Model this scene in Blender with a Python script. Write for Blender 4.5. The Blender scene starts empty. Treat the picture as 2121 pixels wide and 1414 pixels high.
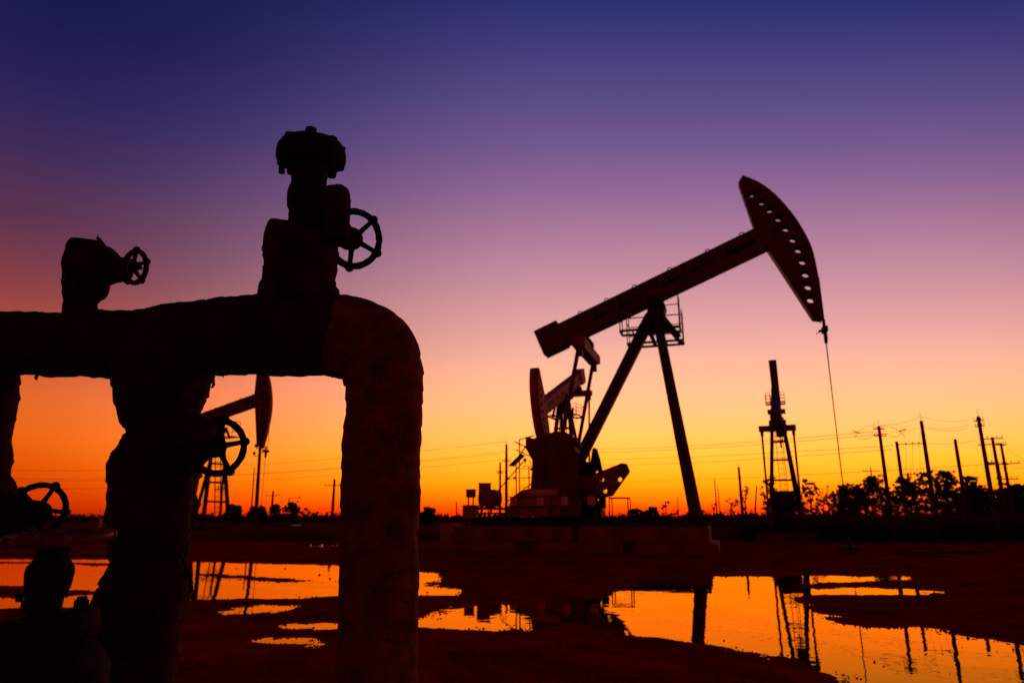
import bpy, bmesh, math, random
import numpy as np
from mathutils import Vector, Matrix, Quaternion, noise

random.seed(7)
R = math.radians
SC = bpy.context.scene
COL = SC.collection

# ------------------------------------------------------------------ camera, sky, sun, exposure
EYE = Vector((0.0, 0.0, 1.0))
PITCH = R(14.4)
FPX = 1417.0                      # focal length in pixels of the 2121 px wide photograph
cam_d = bpy.data.cameras.new('camera')
cam = bpy.data.objects.new('camera', cam_d); COL.objects.link(cam)
cam.location = EYE; cam.rotation_euler = (R(90) + PITCH, 0, 0)
cam_d.sensor_width = 36; cam_d.lens = 36 * FPX / 2121
cam_d.clip_start = 0.05; cam_d.clip_end = 9000
cam_d.dof.use_dof = True; cam_d.dof.focus_distance = 2.45; cam_d.dof.aperture_fstop = 3.8
SC.camera = cam
SC.render.resolution_x, SC.render.resolution_y = 1024, 682
SUN_AZ, SUN_EL = 18.0, 1.6       # degrees right of straight ahead, degrees up

SC.view_settings.view_transform = 'Standard'
SC.view_settings.look = 'None'
SC.view_settings.exposure = 0; SC.view_settings.gamma = 1
SC.view_settings.use_curve_mapping = False


def lin(c):
    return tuple(((v / 255 + 0.055) / 1.055) ** 2.4 if v > 10 else v / 255 / 12.92 for v in c) + (1,)


SUN_SIDE = [(0, (205, 48, 0)), (.6, (226, 78, 0)), (1.3, (245, 124, 2)), (2.8, (253, 175, 15)), (4.7, (254, 200, 52)),
            (6.6, (254, 203, 98)), (8.6, (254, 200, 130)), (10.6, (253, 193, 147)), (12.7, (250, 183, 157)), (14.7, (238, 170, 162)),
            (18.7, (208, 148, 160)), (22.7, (178, 125, 154)), (26.6, (146, 104, 149)), (30.4, (114, 87, 141)), (34, (88, 74, 133)),
            (37.6, (66, 60, 123)), (40.9, (46, 48, 111)), (50, (30, 32, 90)), (62, (18, 20, 66)), (90, (11, 12, 45))]
LEFT_SIDE = [(0, (175, 36, 0)), (.8, (192, 46, 0)), (2.3, (216, 64, 0)), (3.9, (228, 84, 5)), (5.4, (233, 97, 12)), (7, (230, 100, 25)),
             (8.6, (222, 98, 40)), (11.6, (185, 82, 52)), (15.2, (142, 63, 66)), (17.5, (116, 55, 72)), (20, (92, 49, 78)),
             (24.7, (63, 42, 88)), (29.2, (38, 33, 88)), (33.5, (25, 24, 80)), (42, (18, 18, 66)), (60, (13, 14, 52)), (90, (11, 12, 45))]
FAR_SIDE = [(0, (136, 34, 20)), (8, (142, 42, 32)), (18, (102, 36, 44)), (32, (50, 24, 52)), (60, (18, 15, 48)), (90, (11, 12, 45))]

world = bpy.data.worlds.new('World'); SC.world = world
world.use_nodes = True
wt = world.node_tree; wt.nodes.clear()


def wn(kind, **kw):
    n = wt.nodes.new(kind)
    for k, v in kw.items():
        setattr(n, k, v)
    return n


def wl(a, b):
    wt.links.new(a, b)


def wmath(op, a, b=None, clamp=False):
    n = wn('ShaderNodeMath', operation=op, use_clamp=clamp)
    for i, v in enumerate((a, b)):
        if v is None:
            continue
        if isinstance(v, (int, float)):
            n.inputs[i].default_value = v
        else:
            wl(v, n.inputs[i])
    return n.outputs[0]


def sky_ramp(stops, fac, boost=1.0):
    n = wn('ShaderNodeValToRGB'); cr = n.color_ramp; cr.interpolation = 'LINEAR'
    while len(cr.elements) < len(stops):
        cr.elements.new(1)
    for e, (deg, c) in zip(cr.elements, stops):
        e.position = deg / 90
    for e, (deg, c) in zip(cr.elements, stops):
        c = lin(c); k = 1 + (boost - 1) * max(0.0, min(1.0, (12.8 - deg) / 4.5))     # the red of the low glow is brighter than the picture can show
        e.color = (c[0] * k, c[1], c[2], 1)
    wl(fac, n.inputs[0])
    return n.outputs[0]


tc = wn('ShaderNodeTexCoord'); sx = wn('ShaderNodeSeparateXYZ'); wl(tc.outputs['Generated'], sx.inputs[0])
el = wmath('DIVIDE', wmath('ARCSINE', sx.outputs[2]), math.pi / 2)
el = wmath('MAXIMUM', el, 0.0)
hl = wmath('MAXIMUM', wmath('SQRT', wmath('ADD', wmath('MULTIPLY', sx.outputs[0], sx.outputs[0]), wmath('MULTIPLY', sx.outputs[1], sx.outputs[1]))), 1e-4)
cz = wmath('DIVIDE', wmath('ADD', wmath('MULTIPLY', sx.outputs[0], math.sin(R(SUN_AZ))), wmath('MULTIPLY', sx.outputs[1], math.cos(R(SUN_AZ)))), hl)
daz = wmath('ARCCOSINE', wmath('MAXIMUM', wmath('MINIMUM', cz, 1.0), -1.0))      # azimuth away from the sun


def smooth(fr, to):
    n = wn('ShaderNodeMapRange', interpolation_type='SMOOTHSTEP'); wl(daz, n.inputs[0])
    n.inputs[1].default_value = R(fr); n.inputs[2].default_value = R(to)
    return n.outputs[0]


def wmix(f, a, b):
    n = wn('ShaderNodeMix', data_type='RGBA'); wl(f, n.inputs[0]); wl(a, n.inputs[6]); wl(b, n.inputs[7])
    return n.outputs[2]


az = wmath('ARCTAN2', sx.outputs[0], sx.outputs[1])
az2 = wmath('MINIMUM', wmath('POWER', wmath('DIVIDE', wmath('ABSOLUTE', az), R(41.5)), 2.0), 1.3)
lower = wmath('ADD', wmath('MULTIPLY', az2, 0.22), 1.0)          # the glow lies lower away from the middle
glow = wmix(smooth(12, 58), sky_ramp(SUN_SIDE, wmath('MULTIPLY', el, lower), 2.2), sky_ramp(LEFT_SIDE, el, 1.0))
glow = wmix(smooth(58, 140), glow, sky_ramp(FAR_SIDE, el))
bg1 = wn('ShaderNodeBackground'); wl(glow, bg1.inputs[0]); bg1.inputs[1].default_value = 1.0
nish = wn('ShaderNodeTexSky', sky_type='NISHITA')
nish.sun_disc = False; nish.sun_elevation = R(SUN_EL); nish.sun_rotation = R(SUN_AZ); nish.dust_density = 3.0
bg2 = wn('ShaderNodeBackground'); wl(nish.outputs[0], bg2.inputs[0]); bg2.inputs[1].default_value = 0.002
addb = wn('ShaderNodeAddShader'); wl(bg1.outputs[0], addb.inputs[0]); wl(bg2.outputs[0], addb.inputs[1])
wout = wn('ShaderNodeOutputWorld'); wl(addb.outputs[0], wout.inputs[0])

sun_d = bpy.data.lights.new('sun', 'SUN'); sun_d.energy = 0.2; sun_d.angle = R(0.6); sun_d.color = (1.0, 0.36, 0.10)
sun = bpy.data.objects.new('sun', sun_d); COL.objects.link(sun)
sdir = Vector((math.sin(R(SUN_AZ)) * math.cos(R(SUN_EL)), math.cos(R(SUN_AZ)) * math.cos(R(SUN_EL)), math.sin(R(SUN_EL))))
sun.rotation_euler = sdir.to_track_quat('Z', 'Y').to_euler()
sun.location = (30, 90, 30)

# ------------------------------------------------------------------ helpers: places
CP, SP = math.cos(PITCH), math.sin(PITCH)


def ray(px, py):
    return Vector((px - 1060.5, FPX * CP + (py - 707) * SP, FPX * SP - (py - 707) * CP))


def at(px, py, Y):
    """the point Y metres ahead that the photograph shows at px, py"""
    d = ray(px, py)
    return EYE + d * (Y / d.y)


def on_ground(px, py):
    d = ray(px, py)
    return EYE + d * (-EYE.z / d.z)


def metres(px, p):
    """length of px photo pixels at point p"""
    return px * ((p.y - EYE.y) * CP + (p.z - EYE.z) * SP) / FPX


# ------------------------------------------------------------------ helpers: materials
def material(name, col, rough=0.6, metal=0.0, var=0.35, scale=6.0, bump=0.2, bscale=40.0, bdist=0.01, spec=0.4, col2=None, trans=None):
    m = bpy.data.materials.new(name); m.use_nodes = True
    t = m.node_tree; b = t.nodes['Principled BSDF']
    tcn = t.nodes.new('ShaderNodeTexCoord')
    n1 = t.nodes.new('ShaderNodeTexNoise'); n1.inputs['Scale'].default_value = scale; n1.inputs['Detail'].default_value = 6
    n1.inputs['Roughness'].default_value = 0.65
    t.links.new(tcn.outputs['Object'], n1.inputs['Vector'])
    rp = t.nodes.new('ShaderNodeValToRGB')
    c2 = col2 or tuple(c * (1 - var) for c in col)
    rp.color_ramp.elements[0].position = 0.36; rp.color_ramp.elements[0].color = (*c2, 1)
    rp.color_ramp.elements[1].position = 0.66; rp.color_ramp.elements[1].color = (*(min(1, c * (1 + var * .5)) for c in col), 1)
    t.links.new(n1.outputs[0], rp.inputs[0]); t.links.new(rp.outputs[0], b.inputs['Base Color'])
    b.inputs['Roughness'].default_value = rough; b.inputs['Metallic'].default_value = metal
    b.inputs['Specular IOR Level'].default_value = spec
    if bump:
        n2 = t.nodes.new('ShaderNodeTexNoise'); n2.inputs['Scale'].default_value = bscale; n2.inputs['Detail'].default_value = 5
        t.links.new(tcn.outputs['Object'], n2.inputs['Vector'])
        bp = t.nodes.new('ShaderNodeBump'); bp.inputs['Strength'].default_value = bump; bp.inputs['Distance'].default_value = bdist
        t.links.new(n2.outputs[0], bp.inputs['Height']); t.links.new(bp.outputs[0], b.inputs['Normal'])
    if trans:
        tr = t.nodes.new('ShaderNodeBsdfTranslucent'); tr.inputs[0].default_value = (*trans, 1)
        mx = t.nodes.new('ShaderNodeMixShader'); mx.inputs[0].default_value = 0.35
        t.links.new(b.outputs[0], mx.inputs[1]); t.links.new(tr.outputs[0], mx.inputs[2])
        t.links.new(mx.outputs[0], t.nodes['Material Output'].inputs[0])
    return m


M = dict(
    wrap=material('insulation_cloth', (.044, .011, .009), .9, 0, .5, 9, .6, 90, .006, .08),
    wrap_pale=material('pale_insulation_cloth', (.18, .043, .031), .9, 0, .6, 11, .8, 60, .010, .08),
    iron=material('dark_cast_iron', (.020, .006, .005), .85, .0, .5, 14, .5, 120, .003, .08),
    wheel=material('rusty_red_iron', (.17, .018, .010), .6, .0, .5, 20, .5, 110, .003, .3),
    red=material('maroon_paint', (.15, .015, .010), .6, .0, .45, 1.6, .15, 20, .01, .25),
    grey=material('blue_grey_paint', (.075, .04, .045), .6, .0, .35, 1.5, .15, 20, .01, .25),
    ochre=material('orange_paint', (.42, .11, .03), .65, .0, .35, 1.4, .15, 20, .01, .25),
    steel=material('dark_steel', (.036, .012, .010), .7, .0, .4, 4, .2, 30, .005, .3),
    concrete=material('stained_concrete', (.27, .06, .028), .9, 0, .4, 1.3, .5, 14, .02, .15),
    dim_concrete=material('dimmed_concrete', (.15, .034, .018), .9, 0, .4, 1.3, .5, 14, .02, .1),  # same concrete; dimmer light on the far bases put into the colour
    plate=material('pale_sign_plate', (.80, .36, .22), .7, 0, .15, 5, 0, spec=.2),
    cabinet=material('cabinet_paint', (.42, .15, .09), .6, 0, .2, 3, .1, 20, .004, .25),
    shade_iron=material('shaded_black_iron', (.013, .005, .004), .95, 0, .3, 5, .2, 30, .005, 0.0),  # shade around the gearbox put into the colour, nearly black and without sheen
    wood=material('weathered_pole', (.075, .03, .02), .85, 0, .4, 4, .5, 30, .01, .15),
    wire=material('wire', (.05, .025, .02), .6, .1, .1, 2, 0),
    leaf=material('leaves', (.045, .022, .010), .8, 0, .5, 1.2, 0, spec=.15, trans=(.16, .035, .010)),
    bark=material('bark', (.05, .025, .016), .9, 0, .4, 6, .4, 20, .02, .1),
    scrub=material('scrub_leaves', (.04, .009, .005), .9, 0, .5, .8, 0, spec=.05, trans=(.06, .012, .005)),
    grass=material('dry_grass', (.10, .012, .004), .9, 0, .5, .7, 0, spec=.05, trans=(.09, .012, .003)),
)


def ground_material():
    m = bpy.data.materials.new('wet_red_mud'); m.use_nodes = True
    t = m.node_tree; b = t.nodes['Principled BSDF']
    tcn = t.nodes.new('ShaderNodeTexCoord')

    def nz(scale, detail=6, rough=.6):
        n = t.nodes.new('ShaderNodeTexNoise'); n.inputs['Scale'].default_value = scale
        n.inputs['Detail'].default_value = detail; n.inputs['Roughness'].default_value = rough
        t.links.new(tcn.outputs['Object'], n.inputs['Vector']); return n.outputs[0]
    rp = t.nodes.new('ShaderNodeValToRGB')
    rp.color_ramp.elements[0].position = .35; rp.color_ramp.elements[0].color = (.17, .007, .0012, 1)
    rp.color_ramp.elements[1].position = .68; rp.color_ramp.elements[1].color = (.52, .026, .004, 1)
    t.links.new(nz(1.1, 8, .7), rp.inputs[0])
    fine = t.nodes.new('ShaderNodeMix'); fine.data_type = 'RGBA'; fine.blend_type = 'MULTIPLY'; fine.inputs[0].default_value = .7
    rp2 = t.nodes.new('ShaderNodeValToRGB')
    rp2.color_ramp.elements[0].position = .38; rp2.color_ramp.elements[0].color = (.45, .42, .4, 1)
    rp2.color_ramp.elements[1].position = .6; rp2.color_ramp.elements[1].color = (1, 1, 1, 1)
    t.links.new(nz(26, 4), rp2.inputs[0])
    t.links.new(rp.outputs[0], fine.inputs[6]); t.links.new(rp2.outputs[0], fine.inputs[7])
    t.links.new(fine.outputs[2], b.inputs['Base Color'])
    b.inputs['Roughness'].default_value = 1.0; b.inputs['Specular IOR Level'].default_value = 0.0
    bp = t.nodes.new('ShaderNodeBump'); bp.inputs['Strength'].default_value = .9; bp.inputs['Distance'].default_value = .02
    ad = t.nodes.new('ShaderNodeMath'); ad.operation = 'ADD'
    t.links.new(nz(18, 6, .7), ad.inputs[0]); t.links.new(nz(70, 3), ad.inputs[1])
    t.links.new(ad.outputs[0], bp.inputs['Height']); t.links.new(bp.outputs[0], b.inputs['Normal'])
    return m


def water_material():
    m = bpy.data.materials.new('still_muddy_water'); m.use_nodes = True
    t = m.node_tree; b = t.nodes['Principled BSDF']
    b.inputs['Base Color'].default_value = (.05, .004, .001, 1)
    b.inputs['Roughness'].default_value = .8; b.inputs['Specular IOR Level'].default_value = 0
    gl = t.nodes.new('ShaderNodeBsdfGlossy'); gl.inputs['Color'].default_value = (1, .58, .03, 1); gl.inputs['Roughness'].default_value = .012      # reflected sky glow made more orange by a tint in the mirror colour
    fr = t.nodes.new('ShaderNodeFresnel'); fr.inputs[0].default_value = 1.6
    mx = t.nodes.new('ShaderNodeMixShader'); t.links.new(fr.outputs[0], mx.inputs[0]); t.links.new(b.outputs[0], mx.inputs[1]); t.links.new(gl.outputs[0], mx.inputs[2])
    t.links.new(mx.outputs[0], t.nodes['Material Output'].inputs[0])
    tcn = t.nodes.new('ShaderNodeTexCoord'); mp = t.nodes.new('ShaderNodeMapping')
    mp.inputs['Scale'].default_value = (1, 1, 1)
    n = t.nodes.new('ShaderNodeTexNoise'); n.inputs['Scale'].default_value = 2.2; n.inputs['Detail'].default_value = 3
    t.links.new(tcn.outputs['Object'], mp.inputs[0]); t.links.new(mp.outputs[0], n.inputs['Vector'])
    bp = t.nodes.new('ShaderNodeBump'); bp.inputs['Strength'].default_value = .11; bp.inputs['Distance'].default_value = .02
    t.links.new(n.outputs[0], bp.inputs['Height']); t.links.new(bp.outputs[0], gl.inputs['Normal'])
    return m


M['ground'] = ground_material(); M['water'] = water_material()


# ------------------------------------------------------------------ helpers: meshes
class MB:
    """collects shapes and links them as ONE mesh object"""

    def __init__(s):
        s.v, s.f, s.sm = [], [], []

    def add(s, vs, fs, smooth=False, mat=None):
        o = len(s.v)
        s.v += [tuple(mat @ Vector(p)) if mat else tuple(p) for p in vs]
        s.f += [tuple(i + o for i in f) for f in fs]
        s.sm += [smooth] * len(fs)
        return s

    def box(s, lo, hi, mat=None):
        (a, b, c), (d, e, f) = lo, hi
        vs = [(a, b, c), (d, b, c), (d, e, c), (a, e, c), (a, b, f), (d, b, f), (d, e, f), (a, e, f)]
        return s.add(vs, [(3, 2, 1, 0), (4, 5, 6, 7), (0, 1, 5, 4), (1, 2, 6, 5), (2, 3, 7, 6), (3, 0, 4, 7)], False, mat)

    def bar(s, p, q, w, h=None, up=(0, 0, 1), mat=None, w2=None, h2=None):
        """rectangular bar from p to q; w across, h along up"""
        h = h or w; w2 = w2 or w; h2 = h2 or h
        p, q = Vector(p), Vector(q); d = (q - p).normalized(); up = Vector(up)
        if abs(d.dot(up)) > .98:
            up = Vector((1, 0, 0))
        x = d.cross(up).normalized(); y = x.cross(d).normalized()
        vs = []
        for c, ww, hh in ((p, w, h), (q, w2, h2)):
            vs += [c - x * ww / 2 - y * hh / 2, c + x * ww / 2 - y * hh / 2, c + x * ww / 2 + y * hh / 2, c - x * ww / 2 + y * hh / 2]
        return s.add(vs, [(3, 2, 1, 0), (4, 5, 6, 7), (0, 1, 5, 4), (1, 2, 6, 5), (2, 3, 7, 6), (3, 0, 4, 7)], False, mat)

    def tube(s, pts, rad, n=8, closed=False, mat=None, caps=True, smooth=True):
        pts = [Vector(p) for p in pts]
        if not isinstance(rad, (list, tuple)):
            rad = [rad] * len(pts)
        k = len(pts); vs, fs = [], []
        ax = None
        for i, p in enumerate(pts):
            a = pts[(i - 1) % k] if (closed or i) else p
            b = pts[(i + 1) % k] if (closed or i < k - 1) else p
            d = (b - a).normalized()
            if ax is None:
                ax = d.cross(Vector((0, 0, 1)))
                if ax.length < .1:
                    ax = d.cross(Vector((0, 1, 0)))
            ax = (ax - d * ax.dot(d)).normalized(); ay = d.cross(ax)
            vs += [p + (ax * math.cos(2 * math.pi * j / n) + ay * math.sin(2 * math.pi * j / n)) * rad[i] for j in range(n)]
        for i in range(k if closed else k - 1):
            for j in range(n):
                a, b = i * n, ((i + 1) % k) * n
                fs.append((a + j, a + (j + 1) % n, b + (j + 1) % n, b + j))
        s.add(vs, fs, smooth, mat)
        if caps and not closed:
            o = len(s.v) - len(vs)
            s.f += [tuple(o + j for j in reversed(range(n))), tuple(o + (k - 1) * n + j for j in range(n))]
            s.sm += [False, False]
        return s

    def rod(s, p, q, r, n=8, r2=None, mat=None):
        return s.tube([p, q], [r, r2 if r2 is not None else r], n, mat=mat)

    def ball(s, c, r, mat=None, seg=10, sz=(1, 1, 1)):
        vs, fs = [], []
        c = Vector(c)
        for i in range(1, seg // 2 + 1):
            a = math.pi * i / (seg // 2 + 1)
            for j in range(seg):
                b = 2 * math.pi * j / seg
                vs.append(c + Vector((math.sin(a) * math.cos(b) * sz[0], math.sin(a) * math.sin(b) * sz[1], math.cos(a) * sz[2])) * r)
        m = seg // 2
        for i in range(m - 1):
            for j in range(seg):
                fs.append((i * seg + j, (i + 1) * seg + j, (i + 1) * seg + (j + 1) % seg, i * seg + (j + 1) % seg))
        vs += [c + Vector((0, 0, r * sz[2])), c - Vector((0, 0, r * sz[2]))]
        t, b = len(vs) - 2, len(vs) - 1
        for j in range(seg):
            fs += [(t, j, (j + 1) % seg), (b, (m - 1) * seg + (j + 1) % seg, (m - 1) * seg + j)]
        return s.add(vs, fs, True, mat)

    def prism(s, poly, lo, hi, mat=None):
        """poly of (x, z) pairs, extruded along y from lo to hi"""
        n = len(poly)
        vs = [(x, lo, z) for x, z in poly] + [(x, hi, z) for x, z in poly]
        fs = [tuple(range(n)), tuple(reversed(range(n, 2 * n)))] + [(i, i + n, (i + 1) % n + n, (i + 1) % n) for i in range(n)]
        return s.add(vs, fs, False, mat)

    def mesh(s, name, mat):
        me = bpy.data.meshes.new(name)
        me.from_pydata(s.v, [], s.f); me.validate(); me.update()
        if len(me.polygons) == len(s.sm):
            me.polygons.foreach_set('use_smooth', s.sm)
        me.materials.append(mat)
        return me

    def build(s, name, mat, parent=None, mat_local=None):
        return link(name, s.mesh(name, mat), parent)


def link(name, me, parent=None):
    o = bpy.data.objects.new(name, me); COL.objects.link(o)
    if parent:
        o.parent = parent
    return o


def tag(o, label=None, cat=None, group=None, kind=None):
    if label: o['label'] = label
    if cat: o['category'] = cat
    if group: o['group'] = group
    if kind: o['kind'] = kind
    return o


def thing(name, label, cat, loc=(0, 0, 0), rz=0, group=None, scale=1):
    o = bpy.data.objects.new(name, None); COL.objects.link(o)
    o.empty_display_size = .2
    o.location = loc; o.rotation_euler = (0, 0, rz); o.scale = (scale,) * 3
    return tag(o, label, cat, group)


def fill_plate(outline, holes, thick):
    """flat plate in XY with real holes, thick along Z: returns verts, faces"""
    cu = bpy.data.curves.new('plate_curve', 'CURVE'); cu.dimensions = '2D'; cu.fill_mode = 'BOTH'; cu.extrude = thick / 2
    for loop in [outline] + holes:
        sp = cu.splines.new('POLY'); sp.points.add(len(loop) - 1); sp.use_cyclic_u = True
        for p, (x, y) in zip(sp.points, loop):
            p.co = (x, y, 0, 1)
    ob = bpy.data.objects.new('plate_curve', cu)
    me = ob.to_mesh()
    vs = [tuple(v.co) for v in me.vertices]; fs = [tuple(p.vertices) for p in me.polygons]
    ob.to_mesh_clear(); bpy.data.objects.remove(ob); bpy.data.curves.remove(cu)
    return vs, fs


def circle(x, y, r, n=14, sx=1):
    return [(x + r * sx * math.cos(-2 * math.pi * i / n), y + r * math.sin(-2 * math.pi * i / n)) for i in range(n)]


XZ = Matrix(((1, 0, 0, 0), (0, 0, -1, 0), (0, 1, 0, 0), (0, 0, 0, 1)))     # plate XY -> upright XZ


# ------------------------------------------------------------------ the ground and the puddles
def fbm(x, y, scale, octs, seed):
    out = np.zeros_like(x); amp, tot = 1.0, 0
    rng = np.random.default_rng(seed)
    for o in range(octs):
        N = 256; g = rng.random((N, N))
        u, v = x * scale, y * scale
        i, j = np.floor(u).astype(int), np.floor(v).astype(int)
        fu, fv = u - i, v - j
        fu, fv = fu * fu * (3 - 2 * fu), fv * fv * (3 - 2 * fv)
        a = g[i % N, j % N]; b = g[(i + 1) % N, j % N]; c = g[i % N, (j + 1) % N]; d = g[(i + 1) % N, (j + 1) % N]
        out += amp * ((a * (1 - fu) + b * fu) * (1 - fv) + (c * (1 - fu) + d * fu) * fv - .5)
        tot += amp; amp *= .55; scale *= 2.07
    return out / tot * 2


# shorelines on the ground, given as the photograph shows them; True = water, False = a mud bank inside it
SHORES = [
    (True, [(-260, 1157), (100, 1157), (240, 1158), (395, 1163), (560, 1167), (700, 1171), (790, 1178), (865, 1184), (912, 1187), (914, 1205),
            (865, 1206), (880, 1213), (960, 1222), (948, 1231), (865, 1233), (760, 1233), (700, 1234), (600, 1242), (480, 1240), (390, 1243),
            (240, 1258), (100, 1258), (-260, 1264)]),
    (False, [(-260, 1212), (60, 1213), (110, 1221), (170, 1222), (235, 1225), (300, 1225), (300, 1229), (230, 1230), (140, 1233), (60, 1237), (-260, 1240)]),
    (False, [(395, 1187), (470, 1188), (560, 1195), (640, 1200), (690, 1203), (600, 1205), (520, 1201), (420, 1193)]),
    (False, [(-100, 1163.2), (120, 1163.4), (240, 1168), (330, 1169), (330, 1171), (200, 1171), (100, 1166), (-100, 1165)]),
    (True, [(445, 1268), (500, 1260), (560, 1255), (610, 1256), (590, 1264), (520, 1271), (460, 1272)]),
    (True, [(600, 1292), (660, 1289), (720, 1289), (800, 1286), (865, 1284), (905, 1278), (960, 1260), (1060, 1252), (1150, 1246), (1240, 1240), (1275, 1230), (1310, 1216), (1335, 1205),
            (1300, 1197), (1400, 1194), (1470, 1193), (1600, 1193), (1760, 1192), (1890, 1193), (1890, 1200), (1760, 1203),
            (1650, 1209), (1640, 1216), (1690, 1219), (1800, 1216), (1940, 1223), (1930, 1230), (1800, 1231), (1690, 1230), (1640, 1234), (1640, 1242), (1675, 1255), (1690, 1270), (1715, 1288), (1780, 1299), (1870, 1301),
            (1960, 1307), (2010, 1320), (2080, 1330), (2160, 1345), (2400, 1352), (2400, 1440), (2000, 1475), (1840, 1450), (1770, 1420), (1735, 1396), (1690, 1374), (1640, 1358), (1560, 1346), (1440, 1331), (1370, 1322),
            (1290, 1312), (1240, 1292), (1190, 1288), (1130, 1301), (1050, 1307), (940, 1303), (865, 1301), (760, 1300), (690, 1301), (620, 1298)]),
    (True, [(525, 1325), (560, 1320), (655, 1323), (640, 1331), (560, 1331)]),
    (True, [(1840, 1144), (1900, 1141), (2055, 1141), (2060, 1145), (1960, 1148), (1870, 1148)]),
    (True, [(600, 1128), (640, 1125), (720, 1125), (720, 1131), (640, 1132)]),
]


def signed(poly, X, Y):
    P = np.array([on_ground(*p)[:2] for p in poly]); Q = np.roll(P, -1, 0)
    d2 = np.full(X.shape, 1e9); ins = np.zeros(X.shape, bool)
    for (ax, ay), (bx, by) in zip(P, Q):
        ex, ey = bx - ax, by - ay
        t = np.clip(((X - ax) * ex + (Y - ay) * ey) / (ex * ex + ey * ey + 1e-9), 0, 1)
        d2 = np.minimum(d2, (X - ax - t * ex) ** 2 + (Y - ay - t * ey) ** 2)
        with np.errstate(divide='ignore', invalid='ignore'):
            c = ((ay > Y) != (by > Y)) & (X < ex * (Y - ay) / (ey if ey else 1e-9) + ax)
        ins ^= c
    return np.where(ins, 1, -1) * np.sqrt(d2)


GROUND = {}


def ground_z(x, y):
    i = min(np.searchsorted(GROUND['ys'], y), len(GROUND['ys']) - 1); j = min(np.searchsorted(GROUND['xs'], x), len(GROUND['xs']) - 1)
    return float(GROUND['z'][i, j])


def make_ground():
    xs = np.concatenate([-np.geomspace(4000, 16.5, 26), np.linspace(-16, 17, 640), np.geomspace(17.6, 4000, 26)])
    near = [1.2]
    while near[-1] < 27:
        near.append(near[-1] * 1.0062)
    ys = np.concatenate([[-4000, -800, -150, -40, -12, -4, 0], near, np.geomspace(28, 4000, 70)])
    X, Y = np.meshgrid(xs, ys)
    z = np.full(X.shape, .05)
    m = (np.abs(X) < 20) & (Y > 1) & (Y < 29)
    x, y = X[m], Y[m]
    wob = np.minimum(1, y / 12)
    wx = x + fbm(x, y, 1.3, 3, 11) * .16 * wob; wy = y + fbm(x, y, 1.1, 3, 12) * .22 * wob
    sd = np.full(x.shape, -3.0)
    for wet, poly in SHORES:
        s = signed(poly, wx, wy)
        sd = np.maximum(sd, s) if wet else np.minimum(sd, -s)
    h = np.where(sd > 0, -.006 - np.minimum(sd * .07, .032), np.minimum(-sd * .05, .045))
    rough = fbm(x, y, 2.6, 5, 3) * .016 + fbm(x, y, 7, 4, 4) * .018
    tracks = np.abs(fbm(x * .25, y, 1.6, 3, 8)) * .03 - .006
    h = h + rough * np.clip(.75 + np.maximum(-sd, 0) * .8, .7, 1.3) + tracks * np.clip(-sd, 0, 1)
    z[m] = h
    GROUND.update(xs=xs, ys=ys, z=z)
    far = (Y >= 29) & (Y < 400)
    z[far] = .05 + fbm(X[far], Y[far], .12, 3, 5) * .07
    ny, nx = X.shape
    vs = np.stack([X, Y, z], -1).reshape(-1, 3)
    idx = np.arange(ny * nx).reshape(ny, nx)
    fs = np.stack([idx[:-1, :-1], idx[:-1, 1:], idx[1:, 1:], idx[1:, :-1]], -1).reshape(-1, 4)
    me = bpy.data.meshes.new('ground')
    me.vertices.add(len(vs)); me.vertices.foreach_set('co', vs.ravel().astype(np.float32))
    me.loops.add(fs.size); me.loops.foreach_set('vertex_index', fs.ravel().astype(np.int32))
    me.polygons.add(len(fs)); me.polygons.foreach_set('loop_start', np.arange(0, fs.size, 4, dtype=np.int32))
    me.polygons.foreach_set('use_smooth', np.ones(len(fs), bool))
    me.update(); me.validate()
    me.materials.append(M['ground'])
    tag(link('ground', me), 'dark red muddy yard with shallow rain puddles', kind='structure')
    w = MB(); w.add([(-19, 2.5, 0), (19, 2.5, 0), (19, 28, 0), (-19, 28, 0)], [(0, 1, 2, 3)])
    tag(w.build('water', M['water']), 'still rain water in puddles mirroring the orange sky', kind='structure')


make_ground()

# ------------------------------------------------------------------ foundations and pumpjacks
HEAD_ARC = [(4.05, 2.32), (4.24, 2.44), (4.54, 1.99), (4.75, 1.46), (4.88, .8), (4.93, .14), (4.88, -.65), (4.69, -1.34), (4.43, -2.06), (4.1, -2.80), (3.9, -2.66)]


def smooth_poly(pts, n):
    """Catmull-Rom through the points"""
    out = []
    P = [Vector(p) for p in pts]
    for i in range(len(P) - 1):
        a, b, c, d = P[max(i - 1, 0)], P[i], P[i + 1], P[min(i + 2, len(P) - 1)]
        for k in range(n):
            t = k / n
            out.append(.5 * ((2 * b) + (c - a) * t + (2 * a - 5 * b + 4 * c - d) * t * t + (3 * b - a - 3 * c + d) * t ** 3))
    out.append(P[-1])
    return out


HOLES = [(4.20, 1.75), (4.33, 1.36), (4.42, 1.01), (4.5, .63), (4.54, .23), (4.55, -.18), (4.53, -.56), (4.46, -.95), (4.35, -1.35), (4.23, -1.73), (4.1, -2.12)]
PIVOT = Vector((.25, 0, 7.7))


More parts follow.
